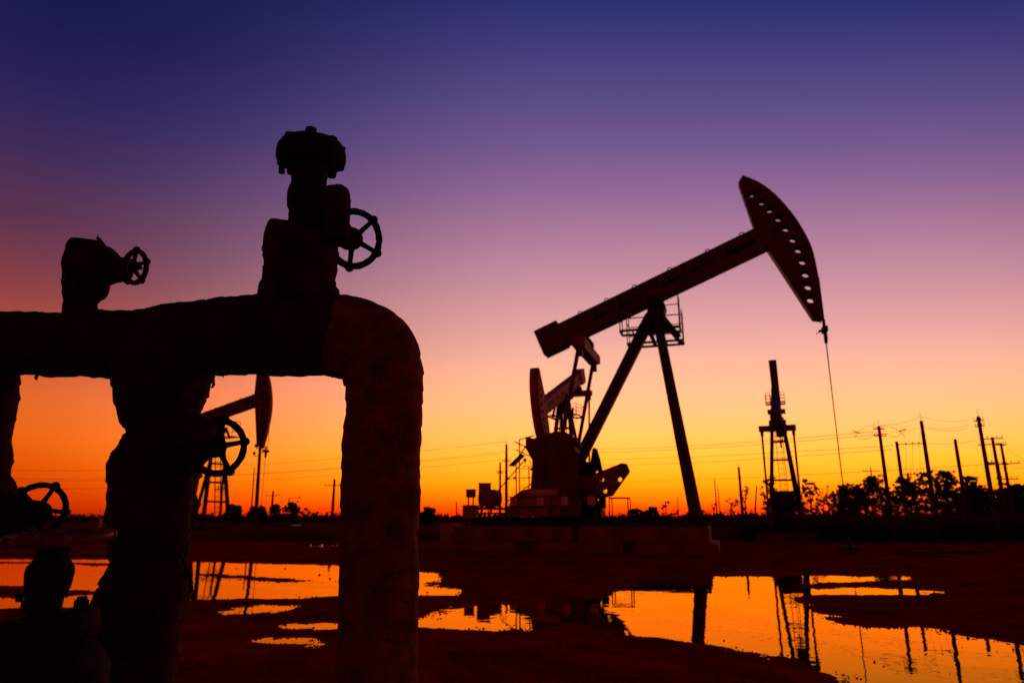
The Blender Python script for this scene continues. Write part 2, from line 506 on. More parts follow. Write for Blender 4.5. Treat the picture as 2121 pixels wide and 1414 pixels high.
def foundation(loc, rz, label, scale=1, x0=-5.9, x1=1.5, half=1.45, main=True, group=None):
    t = thing('concrete_foundation', label, 'foundation', loc, rz, group, scale)
    shared = {}

    def block(lo, hi):
        size = tuple(round(b - a, 3) for a, b in zip(lo, hi))
        if size not in shared:
            g = MB(); dx, dy, dz = (s / 2 for s in size); e = .018
            vs = []
            for sx in (-1, 1):
                for sy in (-1, 1):
                    for sz in (-1, 1):
                        vs += [(sx * (dx - e), sy * (dy - e), sz * dz), (sx * (dx - e), sy * dy, sz * (dz - e)), (sx * dx, sy * (dy - e), sz * (dz - e))]
            bm = bmesh.new()
            for v in vs:
                bm.verts.new(v)
            r = bmesh.ops.convex_hull(bm, input=bm.verts)
            bmesh.ops.dissolve_limit(bm, angle_limit=.02, verts=bm.verts, edges=bm.edges)
            me = bpy.data.meshes.new('concrete_block'); bm.to_mesh(me); bm.free(); me.materials.append(M['concrete' if main else 'dim_concrete'])
            shared[size] = me
        o = link('concrete_block', shared[size], t)
        o.location = [(a + b) / 2 for a, b in zip(lo, hi)]
        return o
    if main:
        # lower plinth with two drain openings, upper tier of poured lengths with one wide gap
        cuts = [x0 - .5, -3.83, -3.38, -2.3, -.82, -.5, .5, x1 + .22]
        for a, b in zip(cuts, cuts[1:]):
            if (a, b) in ((-3.83, -3.38), (-.82, -.5)):
                block((a, -half + .25, 0 - .05), (b, half + .1, .30)); continue
            block((a + .004, -half - .2, -.08), (b - .004, half + .1, .32 + random.uniform(-.006, .006)))
        ups = [x0, -4.6, -3.55, -2.8, -2.25]
        for a, b in zip(ups, ups[1:]):
            block((a + .004, -half + random.uniform(-.008, .008), .32), (b - .004, half, .73))
        block((-2.25, -half + .22, .32), (-2.1, half, .70))
        ups = [-2.1, -1.1, .25, x1]
        for a, b in zip(ups, ups[1:]):
            block((a + .004, -half + random.uniform(-.008, .008), .32), (b - .004, half, .74))
    else:
        for a, b in zip(np.linspace(x0, x1, 6)[:-1], np.linspace(x0, x1, 6)[1:]):
            block((a + .01, -half, -.08), (b - .01, half, .55))
    return t


def pumpjack(loc, rz, tilt, label, scale=1, body='red', legs='grey', main=False, crank=(-.6, -.8), head_mat=None, eq_half=1.32, basket=(.55, 1.12, 6.5, -.72, 1.05, 1)):
    t = thing('pumpjack', label, 'pumpjack', loc, rz, 'pumpjacks in the oil field', scale)
    B = Matrix.Translation(PIVOT) @ Matrix.Rotation(-tilt, 4, 'Y')
    mb, ml, ms = M[body], M[legs], M['steel']
    zb = .74 if main else .55

    def bp(x, v, y):
        return B @ Vector((x, v, y))
    # walking beam: a welded box with a cover plate on the flanges and stiffeners on the web
    g = MB()
    g.box((-3.1, -.2, 0), (3.95, .2, .60), B)
    g.box((-3.1, -.25, .60), (3.95, .25, .66), B); g.box((-3.1, -.25, -.07), (3.95, .25, 0), B)
    wb = g.build('walking_beam', mb, t)
    for x, hl, hh in ((-1.6, .36, .055), (-.64, .40, .06), (.77, .38, .065), (1.83, .40, .065), (3.1, .5, .11)):
        for s in (-1, 1):
            c = [(x - hl, .24), (x - hl + .08, .30 - hh), (x + hl - .05, .30 - hh), (x + hl, .30), (x + hl - .08, .30 + hh), (x - hl + .05, .30 + hh)]
            MB().prism(c, s * .203, s * .215, B).build('web_cover', ms, wb)
    for x in (-2.3, -1.35, -.35, .9, 2.2, 3.35):
        MB().tube([bp(x + .075 * math.cos(a), 0, .73 + .075 * math.sin(a)) for a in np.linspace(0, 2 * math.pi, 12, endpoint=False)], .016, 6, closed=True).build('lifting_ring', ms, wb)
    for x in (-1.8, -.1, 1.5, 2.7):
        g = MB(); zt = .72
        g.bar(bp(x - .45, .2, .7), bp(x + .45, .2, .7), .02); g.bar(bp(x - .45, .2, .66), bp(x - .45, .2, .72), .02); g.bar(bp(x + .45, .2, .66), bp(x + .45, .2, .72), .02)
        g.build('hand_rail', ms, wb)
    MB().box((-3.92, -.30, -.10), (-3.1, .30, .78), B).build('tail_weight', mb, t)
    # horsehead: two holed side plates, curved face, back edges
    arc = smooth_poly(HEAD_ARC[1:10], 5)
    outline = [HEAD_ARC[0]] + [tuple(p) for p in arc] + [HEAD_ARC[10], (3.79, -.1), (3.75, .66)]
    vs, fs = fill_plate(outline, [circle(x, y, .118, 18) for x, y in HOLES], .025)
    hd = None
    for k, y in enumerate((-.195, .195)):
        g = MB(); g.add(vs, fs, False, B @ Matrix.Translation((0, y, 0)) @ XZ)
        if k == 0:
            hd = g.build('horsehead', M[head_mat or body], t)
        else:
            g.build('side_plate', M[head_mat or body], hd)
    g = MB()
    n = len(arc)
    vs2 = [bp(p[0] + .004, s * .25, p[1]) for p in arc for s in (-1, 1)] + [bp(p[0] - .03, s * .25, p[1]) for p in arc for s in (-1, 1)]
    fs2 = []
    for i in range(n - 1):
        a = 2 * i; o = 2 * n
        fs2 += [(a, a + 1, a + 3, a + 2), (o + a, o + a + 2, o + a + 3, o + a + 1), (a, a + 2, o + a + 2, o + a), (a + 1, o + a + 1, o + a + 3, a + 3)]
    fs2 += [(0, 2 * n, 2 * n + 1, 1), (2 * n - 2, 2 * n - 1, 4 * n - 1, 4 * n - 2)]
    g.add(vs2, fs2, True)
    g.build('curved_face', M[head_mat or body], hd)
    g = MB()
    ends = [HEAD_ARC[0], (3.75, .66)], [(3.79, -.1), HEAD_ARC[10]], [HEAD_ARC[10], HEAD_ARC[9]], [HEAD_ARC[0], HEAD_ARC[1]]
    for a, b in ends:
        g.bar(bp(a[0], 0, a[1]), bp(b[0], 0, b[1]), .34, .03, up=(B.to_3x3() @ Vector((-(b[1] - a[1]), 0, b[0] - a[0]))))
    g.build('back_plate', M[head_mat or body], hd)
    # samson post
    top = Vector((.2, 0, 7.25)); zf = zb + .28
    for s in (-1, 1):
        g = MB(); a, b = Vector((.3, s * .28, 7.25)), Vector((1.12, s * (.62 if main else .95), zf))
        g.bar(a, b, .26 if main else .2, .24 if main else .17, up=(1, 0, 0), w2=.30 if main else .18, h2=.30 if main else .18)
        d = (b - a)
        if main:
            g.bar(a + Vector((.12, 0, -.1)), b + Vector((.16, 0, 0)), .05, .05, up=(1, 0, 0))
        g.build('front_leg', ml, t)
    rear = [(0, -1.0), (0, 1.0)] if not main else [(0, 0.0)]
    for _, s in rear:
        g = MB(); w = .32 if main else .15
        g.bar((.12, s * .25, 7.2), (-2.95 if main else -2.3, s * .75, 1.55 if main else zf), w, w * 1.05, up=(1, 0, 0))
        g.build('rear_leg', ml, t)
    if not main:
        for z in (2.3, 3.5, 4.7, 5.8):
            f = (7.25 - z) / (7.25 - zf); g = MB()
            g.bar((.3 + .82 * f, -.28 - .67 * f, z), (.3 + .82 * f, .28 + .67 * f, z), .12)
            g.build('cross_brace', ml, t)
        g = MB()
        for z in np.arange(1.0, 6.6, .32):
            f = (7.25 - z) / (7.25 - zf)
            g.bar((.38 + .86 * f, -.2, z), (.38 + .86 * f, .2, z), .03)
        g.bar((1.24, -.2, .95), (.4, -.2, 6.6), .04); g.bar((1.24, .2, .95), (.4, .2, 6.6), .04)
        g.build('ladder', ms, t)
    g = MB()
    g.prism([(-.32, 6.72), (.05, 7.3), (.02, 7.62), (.5, 7.75), (.62, 7.45), (.55, 7.2), (.78, 6.7)], -.30, .30)
    for s in (-1, 1):
        g.rod((.27, s * .2, 7.6), (.27, s * .52, 7.6), .16, 14)
        g.bar((.5, s * .45, 7.1), (1.0, s * .45, 6.35), .1, .12)
        g.bar((.0, s * .45, 7.0), (.18, s * .45, 6.35), .1, .12)
    g.build('saddle_bearing', ms, t)
    # service baskets either side of the bearing
    for s in (-1, 1):
        g = MB(); u0, u1, v0, v1, z = basket[3], basket[4], s * basket[0], s * basket[1], basket[2]
        for a, b in (((u0, v0), (u1, v0)), ((u1, v0), (u1, v1)), ((u1, v1), (u0, v1)), ((u0, v1), (u0, v0))):
            g.bar((*a, z), (*b, z), .05, .07)
        for u in (u0 * .5, u1 * .5):
            g.bar((u, v0, z), (u, v1, z), .03, .04)
        pf = g.build('service_basket', ms, t)
        g = MB()
        rh = basket[5]
        for u in (u0, u1):
            for v in (v0, v1):
                g.bar((u, v, z), (u, v, z + 1.02 * rh), .028)
        for h in (.38 * rh, .7 * rh, 1.02 * rh):
            g.bar((u0, v1, z + h), (u1, v1, z + h), .022)
            for u in (u0, u1):
                g.bar((u, v0, z + h), (u, v1, z + h), .022)
        g.build('railing', ms, pf)
    # equalizer, pitmans, cranks
    eq = bp(-2.62, 0, -.55) if main else bp(-2.55, 0, -.5)
    g = MB(); eh = eq_half; pv = eh - .12; g.box((eq.x - .17, -eh, eq.z - .17), (eq.x + .17, eh, eq.z + .17)); g.box((eq.x - .20, -eh - .04, eq.z - .14), (eq.x + .20, -eh + .02, eq.z + .14)); g.box((eq.x - .20, eh - .02, eq.z - .14), (eq.x + .20, eh + .04, eq.z + .14))
    g.build('equalizer', M['ochre'] if main else mb, t)
    g = MB(); g.bar(eq, bp(-2.62, 0, 0), .34, .42, up=(1, 0, 0)); g.rod(eq + Vector((0, -.3, .25)), eq + Vector((0, .3, .25)), .2, 14)
    g.build('tail_bearing', ms, t)
    cx, cz = (-2.2, 1.78) if main else (-2.3, 2.0)
    pin = Vector((cx + crank[0], 0, cz + crank[1]))
    for s in (-1, 1):
        g = MB(); g.rod((eq.x, s * pv, eq.z), (pin.x, s * pv, pin.z), .065 if main else .06, 8)
        g.box((eq.x - .09, s * pv - .09, eq.z - .42), (eq.x + .09, s * pv + .09, eq.z - .17))
        g.build('pitman', mb if main else ms, t)
        cr = MB(); d = Vector((crank[0], 0, crank[1])).normalized(); nrm = Vector((-d.z, 0, d.x))
        yc = s * (pv - .08)
        if main:
            poly = [(-1.74, 2.19), (-.80, 2.53), (-.68, 2.50), (-.60, 2.28), (-1.13, 1.60), (-1.63, 1.50), (-2.5, 1.4), (-2.9, 1.75), (-2.8, 2.3), (-2.3, 2.2)]
            if s > 0:
                poly = [(-2.24, 2.2), (-2.08, 3.14), (-2.02, 3.22), (-1.94, 3.18), (-1.85, 2.85), (-1.76, 2.35), (-1.9, 1.7), (-2.3, 1.6)]
                hol = [circle(-1.95, 2.42, .05)]
            else:
                hol = [circle(-1.42, 2.06, .07), circle(-.89, 2.06, .07), circle(-1.33, 1.74, .07)]
            vs, fs = fill_plate(poly, hol, .22)
            cr.add(vs, fs, False, Matrix.Translation((0, yc, 0)) @ XZ)
            co = cr.build('crank', M['red' if s < 0 else 'shade_iron'], t)
            if s < 0:
                for a, b in (((-1.65, 2.08), (-.86, 2.38)), ((-1.55, 1.9), (-1.02, 2.1)), ((-1.6, 1.66), (-.95, 2.0))):
                    MB().bar((a[0], yc - .13, a[1]), (b[0], yc - .13, b[1]), .06, .07).build('weight_rib', M['ochre'], co)
        else:
            e = Vector((cx, yc, cz)) + d * 1.25; b0 = Vector((cx, yc, cz)) - d * .35
            cr.bar(b0, e, .2, .3, up=nrm); co = cr.build('crank', ms, t)
            w0 = Vector((cx, yc + s * .05, cz)) + d * .35
            MB().bar(w0, w0 + d * .9, .34, .75, up=nrm).build('counterweight', mb, co)
            MB().rod((pin.x, s * (pv - .2), pin.z), (pin.x, s * (pv + .12), pin.z), .13, 12).build('crank_pin', ms, co)
    # skid, gearbox and its pedestal
    g = MB()
    for s in (-1, 1):
        g.box((-5.6 if main else -5.2, s * .8 - .12, zb), (1.45, s * .8 + .12, zb + .05)); g.box((-5.6 if main else -5.2, s * .8 - .03, zb + .05), (1.45, s * .8 + .03, zb + .22))
        g.box((-5.6 if main else -5.2, s * .8 - .12, zb + .22), (1.45, s * .8 + .12, zb + .27))
    for x in (-5.4, -4.2, -3.0, -1.8, -.6, .4, 1.2):
        if main or x > -5.3:
            g.box((x - .08, -.8, zb + .03), (x + .08, .8, zb + .24))
    g.build('skid', ms, t)
    if main:
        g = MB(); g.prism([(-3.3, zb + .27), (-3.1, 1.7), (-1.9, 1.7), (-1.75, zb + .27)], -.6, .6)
        g.build('pedestal', M['shade_iron'], t)
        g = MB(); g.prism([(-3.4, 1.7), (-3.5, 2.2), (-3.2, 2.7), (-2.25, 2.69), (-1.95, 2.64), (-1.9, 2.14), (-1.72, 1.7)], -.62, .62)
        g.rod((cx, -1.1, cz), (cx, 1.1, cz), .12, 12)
        g.build('gearbox', M['shade_iron'], t)
        # big sheet-metal guard with a ragged top
        top_ = [(-3.60, 2.98), (-3.60, 3.28), (-3.54, 3.34), (-3.36, 3.27), (-3.0, 3.36), (-2.70, 3.455), (-2.47, 3.46), (-2.3, 3.4), (-2.05, 3.22), (-1.98, 3.08), (-2.0, 3.04), (-2.1, 3.10), (-2.07, 2.86), (-2.02, 2.57), (-1.94, 1.40), (-1.98, 1.02), (-2.55, 1.02), (-2.6, 1.74), (-3.46, 1.78), (-3.44, 2.0), (-3.38, 2.6), (-3.55, 2.9)]
        top_ = [(x - .07, 1 + (z - 1) * 1.0145) for x, z in top_]
        vs, fs = fill_plate(top_, [], .03)
        g = MB(); g.add(vs, fs, False, Matrix.Translation((0, -1.34, 0)) @ XZ)
        g.add([(x, -1.325, z) for x, z in top_[:13]] + [(x, -.62, z - .03) for x, z in top_[:13]], [(i, i + 1, i + 14, i + 13) for i in range(12)])
        cg = g.build('crank_guard', M['red'], t)
        for x in (-3.1, -2.5):
            MB().bar((x, -1.372, 1.85), (x + .05, -1.372, 3.2), .05, .03).build('stiffener', M['red'], cg)
        g = MB(); g.bar((-3.6, -1.3, 3.02), (-4.05, -1.25, 3.24), .035); g.bar((-3.5, -1.3, 2.76), (-4.02, -1.25, 3.0), .03); g.build('bracket', ms, cg)
        # belt guard low on the skid
        g = MB(); g.prism([(-4.25, 1.03), (-4.15, 1.45), (-4.02, 1.64), (-3.62, 1.82), (-2.66, 1.80), (-2.62, 1.03)], -1.40, -1.05)
        bg = g.build('belt_guard', M['ochre'], t)
        MB().box((-4.1, -1.414, 1.26), (-2.7, -1.402, 1.31)).build('trim_strip', M['steel'], bg)
        MB().box((-3.55, -1.414, 1.66), (-2.72, -1.402, 1.79)).build('pale_panel', M['plate'], bg)
        for k in range(3):
            MB().rod((-3.9 + k * .5, -1.413, 1.16), (-3.9 + k * .5, -1.398, 1.16), .05, 10).build('bolt_head', ms, bg)
        # round motor on its frame
        g = MB(); g.rod((-5.2, -.9, 1.57), (-4.75, -.55, 1.56), .25, 22); g.rod((-5.24, -.93, 1.57), (-5.2, -.9, 1.57), .27, 22)
        for k in range(14):
            a = k * 2 * math.pi / 14; c = Vector((math.sin(a) * .35 * .6, -math.sin(a) * .45 * .6, math.cos(a) * .26))
            g.bar(Vector((-5.12, -.84, 1.57)) + c, Vector((-4.85, -.63, 1.57)) + c, .03)
        mo = g.build('motor', M['cabinet'], t)
        MB().rod((-5.262, -.947, 1.57), (-5.242, -.931, 1.57), .17, 18).build('fan_cover', ms, mo)
        g = MB()
        for u in (-5.3, -5.0, -4.7, -4.45):
            g.bar((u, -.75, zb + .26), (u + .06, -.75, 1.33), .06)
        g.bar((-5.55, -.75, 1.27), (-4.3, -.75, 1.25), .1, .08); g.bar((-5.45, -.75, 1.12), (-3.9, -.75, 1.12), .05)
        g.build('motor_frame', ms, t)
    else:
        g = MB(); g.prism([(-2.9, zb + .27), (-2.75, 1.5), (-1.85, 1.5), (-1.7, zb + .27)], -.25, .25); g.box((-2.9, -.55, zb + .6), (-1.7, .55, zb + .75))
        g.build('pedestal', ms, t)
        g = MB(); g.prism([(-3.0, 1.4), (-3.1, 2.0), (-2.8, 2.75), (-1.9, 2.75), (-1.55, 2.0), (-1.6, 1.4)], -.55, .55)
        g.rod((cx, -pv, cz), (cx, pv, cz), .12, 12)
        g.build('gearbox', ms, t)
        g = MB(); g.rod((-4.6, -.4, 1.3), (-4.6, .3, 1.3), .3, 16); g.box((-4.95, -.5, zb + .27), (-4.3, .5, 1.0))
        g.build('motor', ms, t)
        g = MB(); g.prism([(-4.95, .95), (-4.9, 1.6), (-2.4, 2.3), (-2.0, 2.2), (-2.0, 1.7), (-4.3, .95)], .62, .8)
        g.build('belt_guard', mb, t)
    # bridle, carrier bar, polished rod down to the well
    hx, hz = bp(*(4.43, 0, -2.06)).x + .03, bp(4.1, 0, -2.75).z
    wx = max(bp(p[0], 0, p[1]).x for p in HEAD_ARC) + .02
    tipz = bp(4.43, 0, -2.06).z; carr = min(bp(4.1, 0, -2.8).z - .28, 6.4)
    g = MB()
    for s in (-.11, .11):
        g.tube([(wx - .01, s, tipz + .5), (wx, s, carr)], .018, 6)
    br = g.build('bridle_cable', ms, t)
    g = MB(); g.box((wx - .07, -.2, carr - .08), (wx + .07, .2, carr + .07)); g.box((wx - .04, -.06, carr - .35), (wx + .05, .06, carr - .08)); g.rod((wx, 0, carr - .42), (wx, 0, carr + .3), .045, 8)
    g.bar((wx - .05, -.05, carr - .02), (wx - .26, -.12, carr - .14), .025); g.bar((wx - .05, -.05, carr - .06), (wx - .17, -.12, carr - .06), .06)
    g.build('carrier_bar', ms, t)
    MB().rod((wx, 0, carr - .4), (wx, 0, .9), .016, 6).build('polished_rod', ms, t)
    return t, wx


def wellhead(loc, rz, label, scale=1):
    t = thing('wellhead', label, 'wellhead', loc, rz, 'wellheads under the pumpjacks', scale)
    g = MB(); g.rod((0, 0, -.05), (0, 0, .62), .10, 14); g.rod((0, 0, .12), (0, 0, .18), .2, 16); g.rod((0, 0, .34), (0, 0, .40), .2, 16); g.rod((0, 0, .6), (0, 0, .95), .06, 12)
    g.build('casing_head', M['steel'], t)
    g = MB(); g.rod((-.55, 0, .27), (.6, 0, .27), .06, 10); g.rod((.6, 0, .27), (.6, 0, -.05), .06, 10); g.rod((-.32, 0, .27), (-.26, 0, .27), .12, 12); g.rod((.28, 0, .27), (.34, 0, .27), .12, 12)
    g.build('side_outlet', M['steel'], t)
    g = MB(); g.tube([(-.45 + .11 * math.cos(a), .11 * math.sin(a), .45) for a in np.linspace(0, 6.283, 14, endpoint=False)], .018, 6, closed=True); g.rod((-.45, 0, .27), (-.45, 0, .47), .02, 6)
    g.bar((-.56, 0, .45), (-.34, 0, .45), .02); g.bar((-.45, -.11, .45), (-.45, .11, .45), .02)
    g.build('handwheel', M['wheel'], t)
    return t


def well_for(loc, rz, wx, scale, label):
    d = Vector((math.cos(rz), math.sin(rz), 0)) * wx * scale
    wellhead(Vector(loc) + d, rz, label, scale * .55)


JM = (Vector((4.313, 21.0, 0)), R(-17))
foundation(*JM, 'long two tier concrete foundation with gap and drain holes, beside the orange puddle')
_, wx = pumpjack(*JM, R(22.1), 'largest pumpjack, side on with beam raised right, on the long concrete base', main=True, crank=(-.62, .35))
well_for(*JM, wx, 1, 'low wellhead under the hanging rod of the largest pumpjack')

JB = (Vector((3.15, 40.0, 0)), R(-112))
foundation(*JB, 'concrete base of the pumpjack seen behind the crank guard', scale=1.03, main=False, group='concrete bases of the smaller pumpjacks')
_, wx = pumpjack(*JB, R(-22.5), 'orange pumpjack facing the camera with head lowered, behind the largest pumpjack', body='ochre', legs='steel', crank=(.5, .9), scale=1.03, eq_half=.9, basket=(.4, .9, 6.5, -.7, .9, .6))
well_for(*JB, wx, 1, 'wellhead of the pumpjack that stands behind the largest one')

sc3 = .76
JR = (Vector((12.28, 31.6, 0)), R(67.7))
foundation(*JR, 'low concrete base under the pumpjack seen from its tail', scale=sc3, main=False, group='concrete bases of the smaller pumpjacks')
_, wx = pumpjack(*JR, R(21), 'pumpjack seen from its tail as a tall narrow tower, right of the largest one', scale=sc3, body='red', legs='steel', crank=(-.1, -.95), eq_half=.98, basket=(.28, .55, 8.1, -.3, .7, .6))
well_for(*JR, wx, sc3, 'wellhead of the pumpjack seen from its tail')

sc1 = .75
JL = (Vector((-14.75, 34.0, 0)), R(-31))
foundation(*JL, 'concrete base of the pumpjack behind the wrapped pipes', scale=sc1, main=False, group='concrete bases of the smaller pumpjacks')
_, wx = pumpjack(*JL, R(9), 'pumpjack framed by the wrapped pipes, its slim head hanging level', scale=sc1, body='red', legs='steel', crank=(-.6, -.75), eq_half=1.1)
well_for(*JL, wx, sc1, 'wellhead of the pumpjack framed by the wrapped pipes')


# ------------------------------------------------------------------ equipment around the largest pumpjack
def jm(u, v, z):
    c, s = math.cos(JM[1]), math.sin(JM[1])
    return JM[0] + Vector((c * u - s * v, s * u + c * v, z))


def cabinet(u, v, z0, w, d, h, zfoot, label, rz=0.0, legs=True):
    t = thing('control_cabinet', label, 'cabinet', jm(u, v, zfoot), JM[1] + rz, 'control cabinets by the motor')
    b = z0 - zfoot
    MB().box((-w / 2, -d / 2, b), (w / 2, d / 2, b + h)).build('case', M['cabinet'], t)
    dr = MB().box((-w / 2 + .03, -d / 2 - .018, b + .03), (w / 2 - .03, -d / 2 - .002, b + h - .03)).build('door', M['cabinet'], t)
    MB().box((w / 2 - .09, -d / 2 - .04, b + h * .45), (w / 2 - .06, -d / 2 - .019, b + h * .6)).build('handle', M['steel'], dr)
    MB().box((-w / 2 - .02, -d / 2 - .03, b + h), (w / 2 + .02, d / 2 + .03, b + h + .02)).build('rain_cap', M['cabinet'], t)
    if legs and b > .06:
        for sx in (-1, 1):
            MB().bar((sx * w * .3, 0, 0), (sx * w * .3, 0, b), .04).build('leg', M['steel'], t)


cabinet(-5.32, -.3, 1.48, .38, .3, .56, .73, 'tall control cabinet standing just behind the round motor', rz=.25)
cabinet(-5.68, -.6, 1.6, .26, .2, .24, .73, 'small square control cabinet on thin legs left of the motor')
cabinet(-5.62, -.75, .97, .42, .35, .38, .73, 'low control cabinet on the left end of the concrete base')
cabinet(-6.35, -.6, .06, .5, .45, .72, 0, 'pale control cabinet on the ground at the left end of the concrete', legs=False)

# barrier with hanging plates
t = thing('safety_barrier', 'thin rail barrier with four pale square plates in front of the crank guard', 'barrier', jm(0, 0, .73), JM[1])
g = MB(); g.bar((-4.2, -1.435, .86), (-1.55, -1.435, .86), .022); g.build('rail', M['steel'], t)
for u in (-4.1, -2.9, -1.6):
    MB().bar((u, -1.435, 0), (u, -1.435, .86), .026).build('post', M['steel'], t)
for u in (-4.02, -3.2, -2.47, -1.69):
    MB().box((u - .11, -1.468, .60), (u + .11, -1.449, .85)).build('sign_plate', M['plate'], t)
# frame to the right of the counterweights
t = thing('pipe_stand', 'small open pipe stand right of the crank weights', 'stand', jm(-1.2, .8, .73), JM[1])
g = MB()
for u, v in ((-.3, -.25), (.28, -.25), (-.3, .3), (.28, .3)):
    MB().bar((u, v, 0), (u, v, .86), .035).build('leg', M['steel'], t)
for a, b in (((-.3, -.25), (.28, -.25)), ((.28, -.25), (.28, .3)), ((.28, .3), (-.3, .3)), ((-.3, .3), (-.3, -.25))):
    g.bar((*a, .86), (*b, .86), .04)
g.build('top_rail', M['steel'], t)
t = thing('junction_box', 'dark junction box on legs under the crank weights', 'box', jm(-1.72, .6, .73), JM[1])
MB().box((-.1, -.1, .55), (.1, .1, .88)).build('case', M['shade_iron'], t)
for u in (-.07, .07):
    MB().bar((u, 0, 0), (u, 0, .55), .03).build('leg', M['steel'], t)

# access ladder with cage hoops, stay rods and a tilted panel
t = thing('access_ladder', 'tall thin access ladder with hoops left of the crank guard', 'ladder', jm(-4.05, .3, .73), JM[1])
for u in (-.30, .02):
    MB().rod((u, 0, 0), (u, 0, 2.76 if u < 0 else 1.85), .022, 8).build('rail', M['steel'], t)
for z in np.arange(.3, 1.9, .3):
    MB().bar((-.30, 0, z), (.02, 0, z), .02).build('rung', M['steel'], t)
for z in (1.86, 1.5, 1.1):
    MB().tube([(-.02 + .16 * math.cos(a), -.22 * math.sin(a), z) for a in np.linspace(0, math.pi, 9)], .012, 6).build('hoop', M['steel'], t)
MB().tube([(-.08, -.1, 1.86), (-.07, -.1, 2.0), (0, -.1, 2.06), (.1, -.1, 2.02), (.12, -.1, 1.86)], .012, 6).build('hoop', M['steel'], t)
MB().bar((-.3, 0, 2.74), (.35, -.5, 2.8), .03).build('stay', M['steel'], t)
t = thing('stay_rod', 'long slanting stay rod rising from the motor to the crank guard', 'rod', jm(-5.0, .1, .73), JM[1], 'slanting stay rods')
MB().rod((-.25, 0, .85), (.92, -.1, 2.05), .02, 6).build('shaft', M['steel'], t); MB().box((.88, -.14, 2.0), (.96, -.06, 2.1)).build('end_fitting', M['steel'], t)
t = thing('stay_rod', 'shorter slanting stay rod low behind the belt guard', 'rod', jm(-4.75, .2, .73), JM[1], 'slanting stay rods')
MB().rod((0, 0, .75), (1.35, -.1, 1.65), .018, 6).build('shaft', M['steel'], t); MB().box((1.3, -.14, 1.6), (1.38, -.06, 1.7)).build('end_fitting', M['steel'], t)
t = thing('tilted_panel', 'dark tilted panel on a post above the motor', 'panel', jm(-4.3, -.3, .73), JM[1])
RM = Matrix.Translation((.05, 0, 2.02)) @ Matrix.Rotation(R(-42), 4, 'Y')
MB().box((-.26, -.25, -.015), (.26, .25, .015), RM).build('panel_face', M['steel'], t)
MB().box((-.27, -.28, -.05), (.27, -.25, -.016), RM).build('lower_rim', M['steel'], t)
MB().bar((0.02, 0, 0), (.02, 0, 2.0), .035).build('post', M['steel'], t)
MB().bar((.1, 0, 2.1), (.45, -.2, 2.52), .03).build('brace', M['steel'], t)
t = thing('lamp_bracket', 'small twin lamp bracket on the thin ladder', 'lamp', jm(-4.36, .1, 2.2), JM[1])
MB().bar((0, 0, 0), (-.32, 0, 0), .02).build('arm', M['steel'], t)
for u in (-.34, -.1):
    MB().ball((u, 0, .03), .045).build('bulb', M['steel'], t)

# ------------------------------------------------------------------ poles and wires
POLE_TOPS = {}


def pole(key, px, py, Y, r, label, arms=(), lean=0.0, group='utility poles', name='utility_pole', spike=0, arcs=False, cat='pole', tilt_px=None, mat='wood', k=1.0):
    p = at(px, py, Y); h = p.z
    foot = Vector((p.x, p.y, 0))
    if tilt_px is not None:                       # where its foot stands if it leans
        q = at(tilt_px, 1068, Y); foot.x = q.x
    t = thing(name, label, cat, foot, 0, group)
    top = Vector((p.x - foot.x, 0, h))
    MB().tube([(0, 0, -.1), top * .5, top], [r * 1.25, r * 1.1, r * .85], 10).build('shaft', M[mat], t)
    n = len(arms)
    for (dz, half, tiltz) in arms:
        dz, half = dz * k, half * k
        c = top + Vector((0, 0, -dz))
        MB().bar(c - Vector((half, 0, half * tiltz)), c + Vector((half, 0, half * tiltz)), .09 * k, .11 * k).build('crossarm', M[mat], t)
        for q in (-.92, -.45, .45, .92):
            b = c + Vector((half * q, 0, half * tiltz * q + .05 * k))
            g = MB(); g.rod(b, b + Vector((0, 0, .14 * k)), .02 * k, 6); g.rod(b + Vector((0, 0, .08 * k)), b + Vector((0, 0, .22 * k)), .055 * k, 8, .035 * k)
            g.build('insulator', M['iron'], t)
    if spike:
        MB().rod(top, top + Vector((-.03 * k, 0, spike * k)), .03 * k, 6, .015 * k).build('spike', M['steel'], t)
    if arcs:
        for s in (-1, 1):
            MB().tube([top + k * Vector((s * 2.7 * math.sin(a), s * .25, -1.55 + 1.55 * math.cos(a) + .12)) for a in np.linspace(.15, 1.45, 9)], .022 * k, 5).build('jumper_wire', M['wire'], t)
            MB().tube([top + k * Vector((s * (.2 + 2.6 * f), 0, -.55 + (.25 * s) * f - (1.1 * math.sin(f * 3.14)) * .6)) for f in np.linspace(0, 1, 9)], .022 * k, 5).build('jumper_wire', M['wire'], t)
            g = MB(); e = top + k * Vector((s * 2.7, 0, -.4 + .1 * s)); g.rod(e, e + k * Vector((s * -.7, 0, -.25)), .06 * k, 6)
            g.build('insulator', M['iron'], t)
    POLE_TOPS[key] = Vector((p.x, p.y, h))
    return t, top


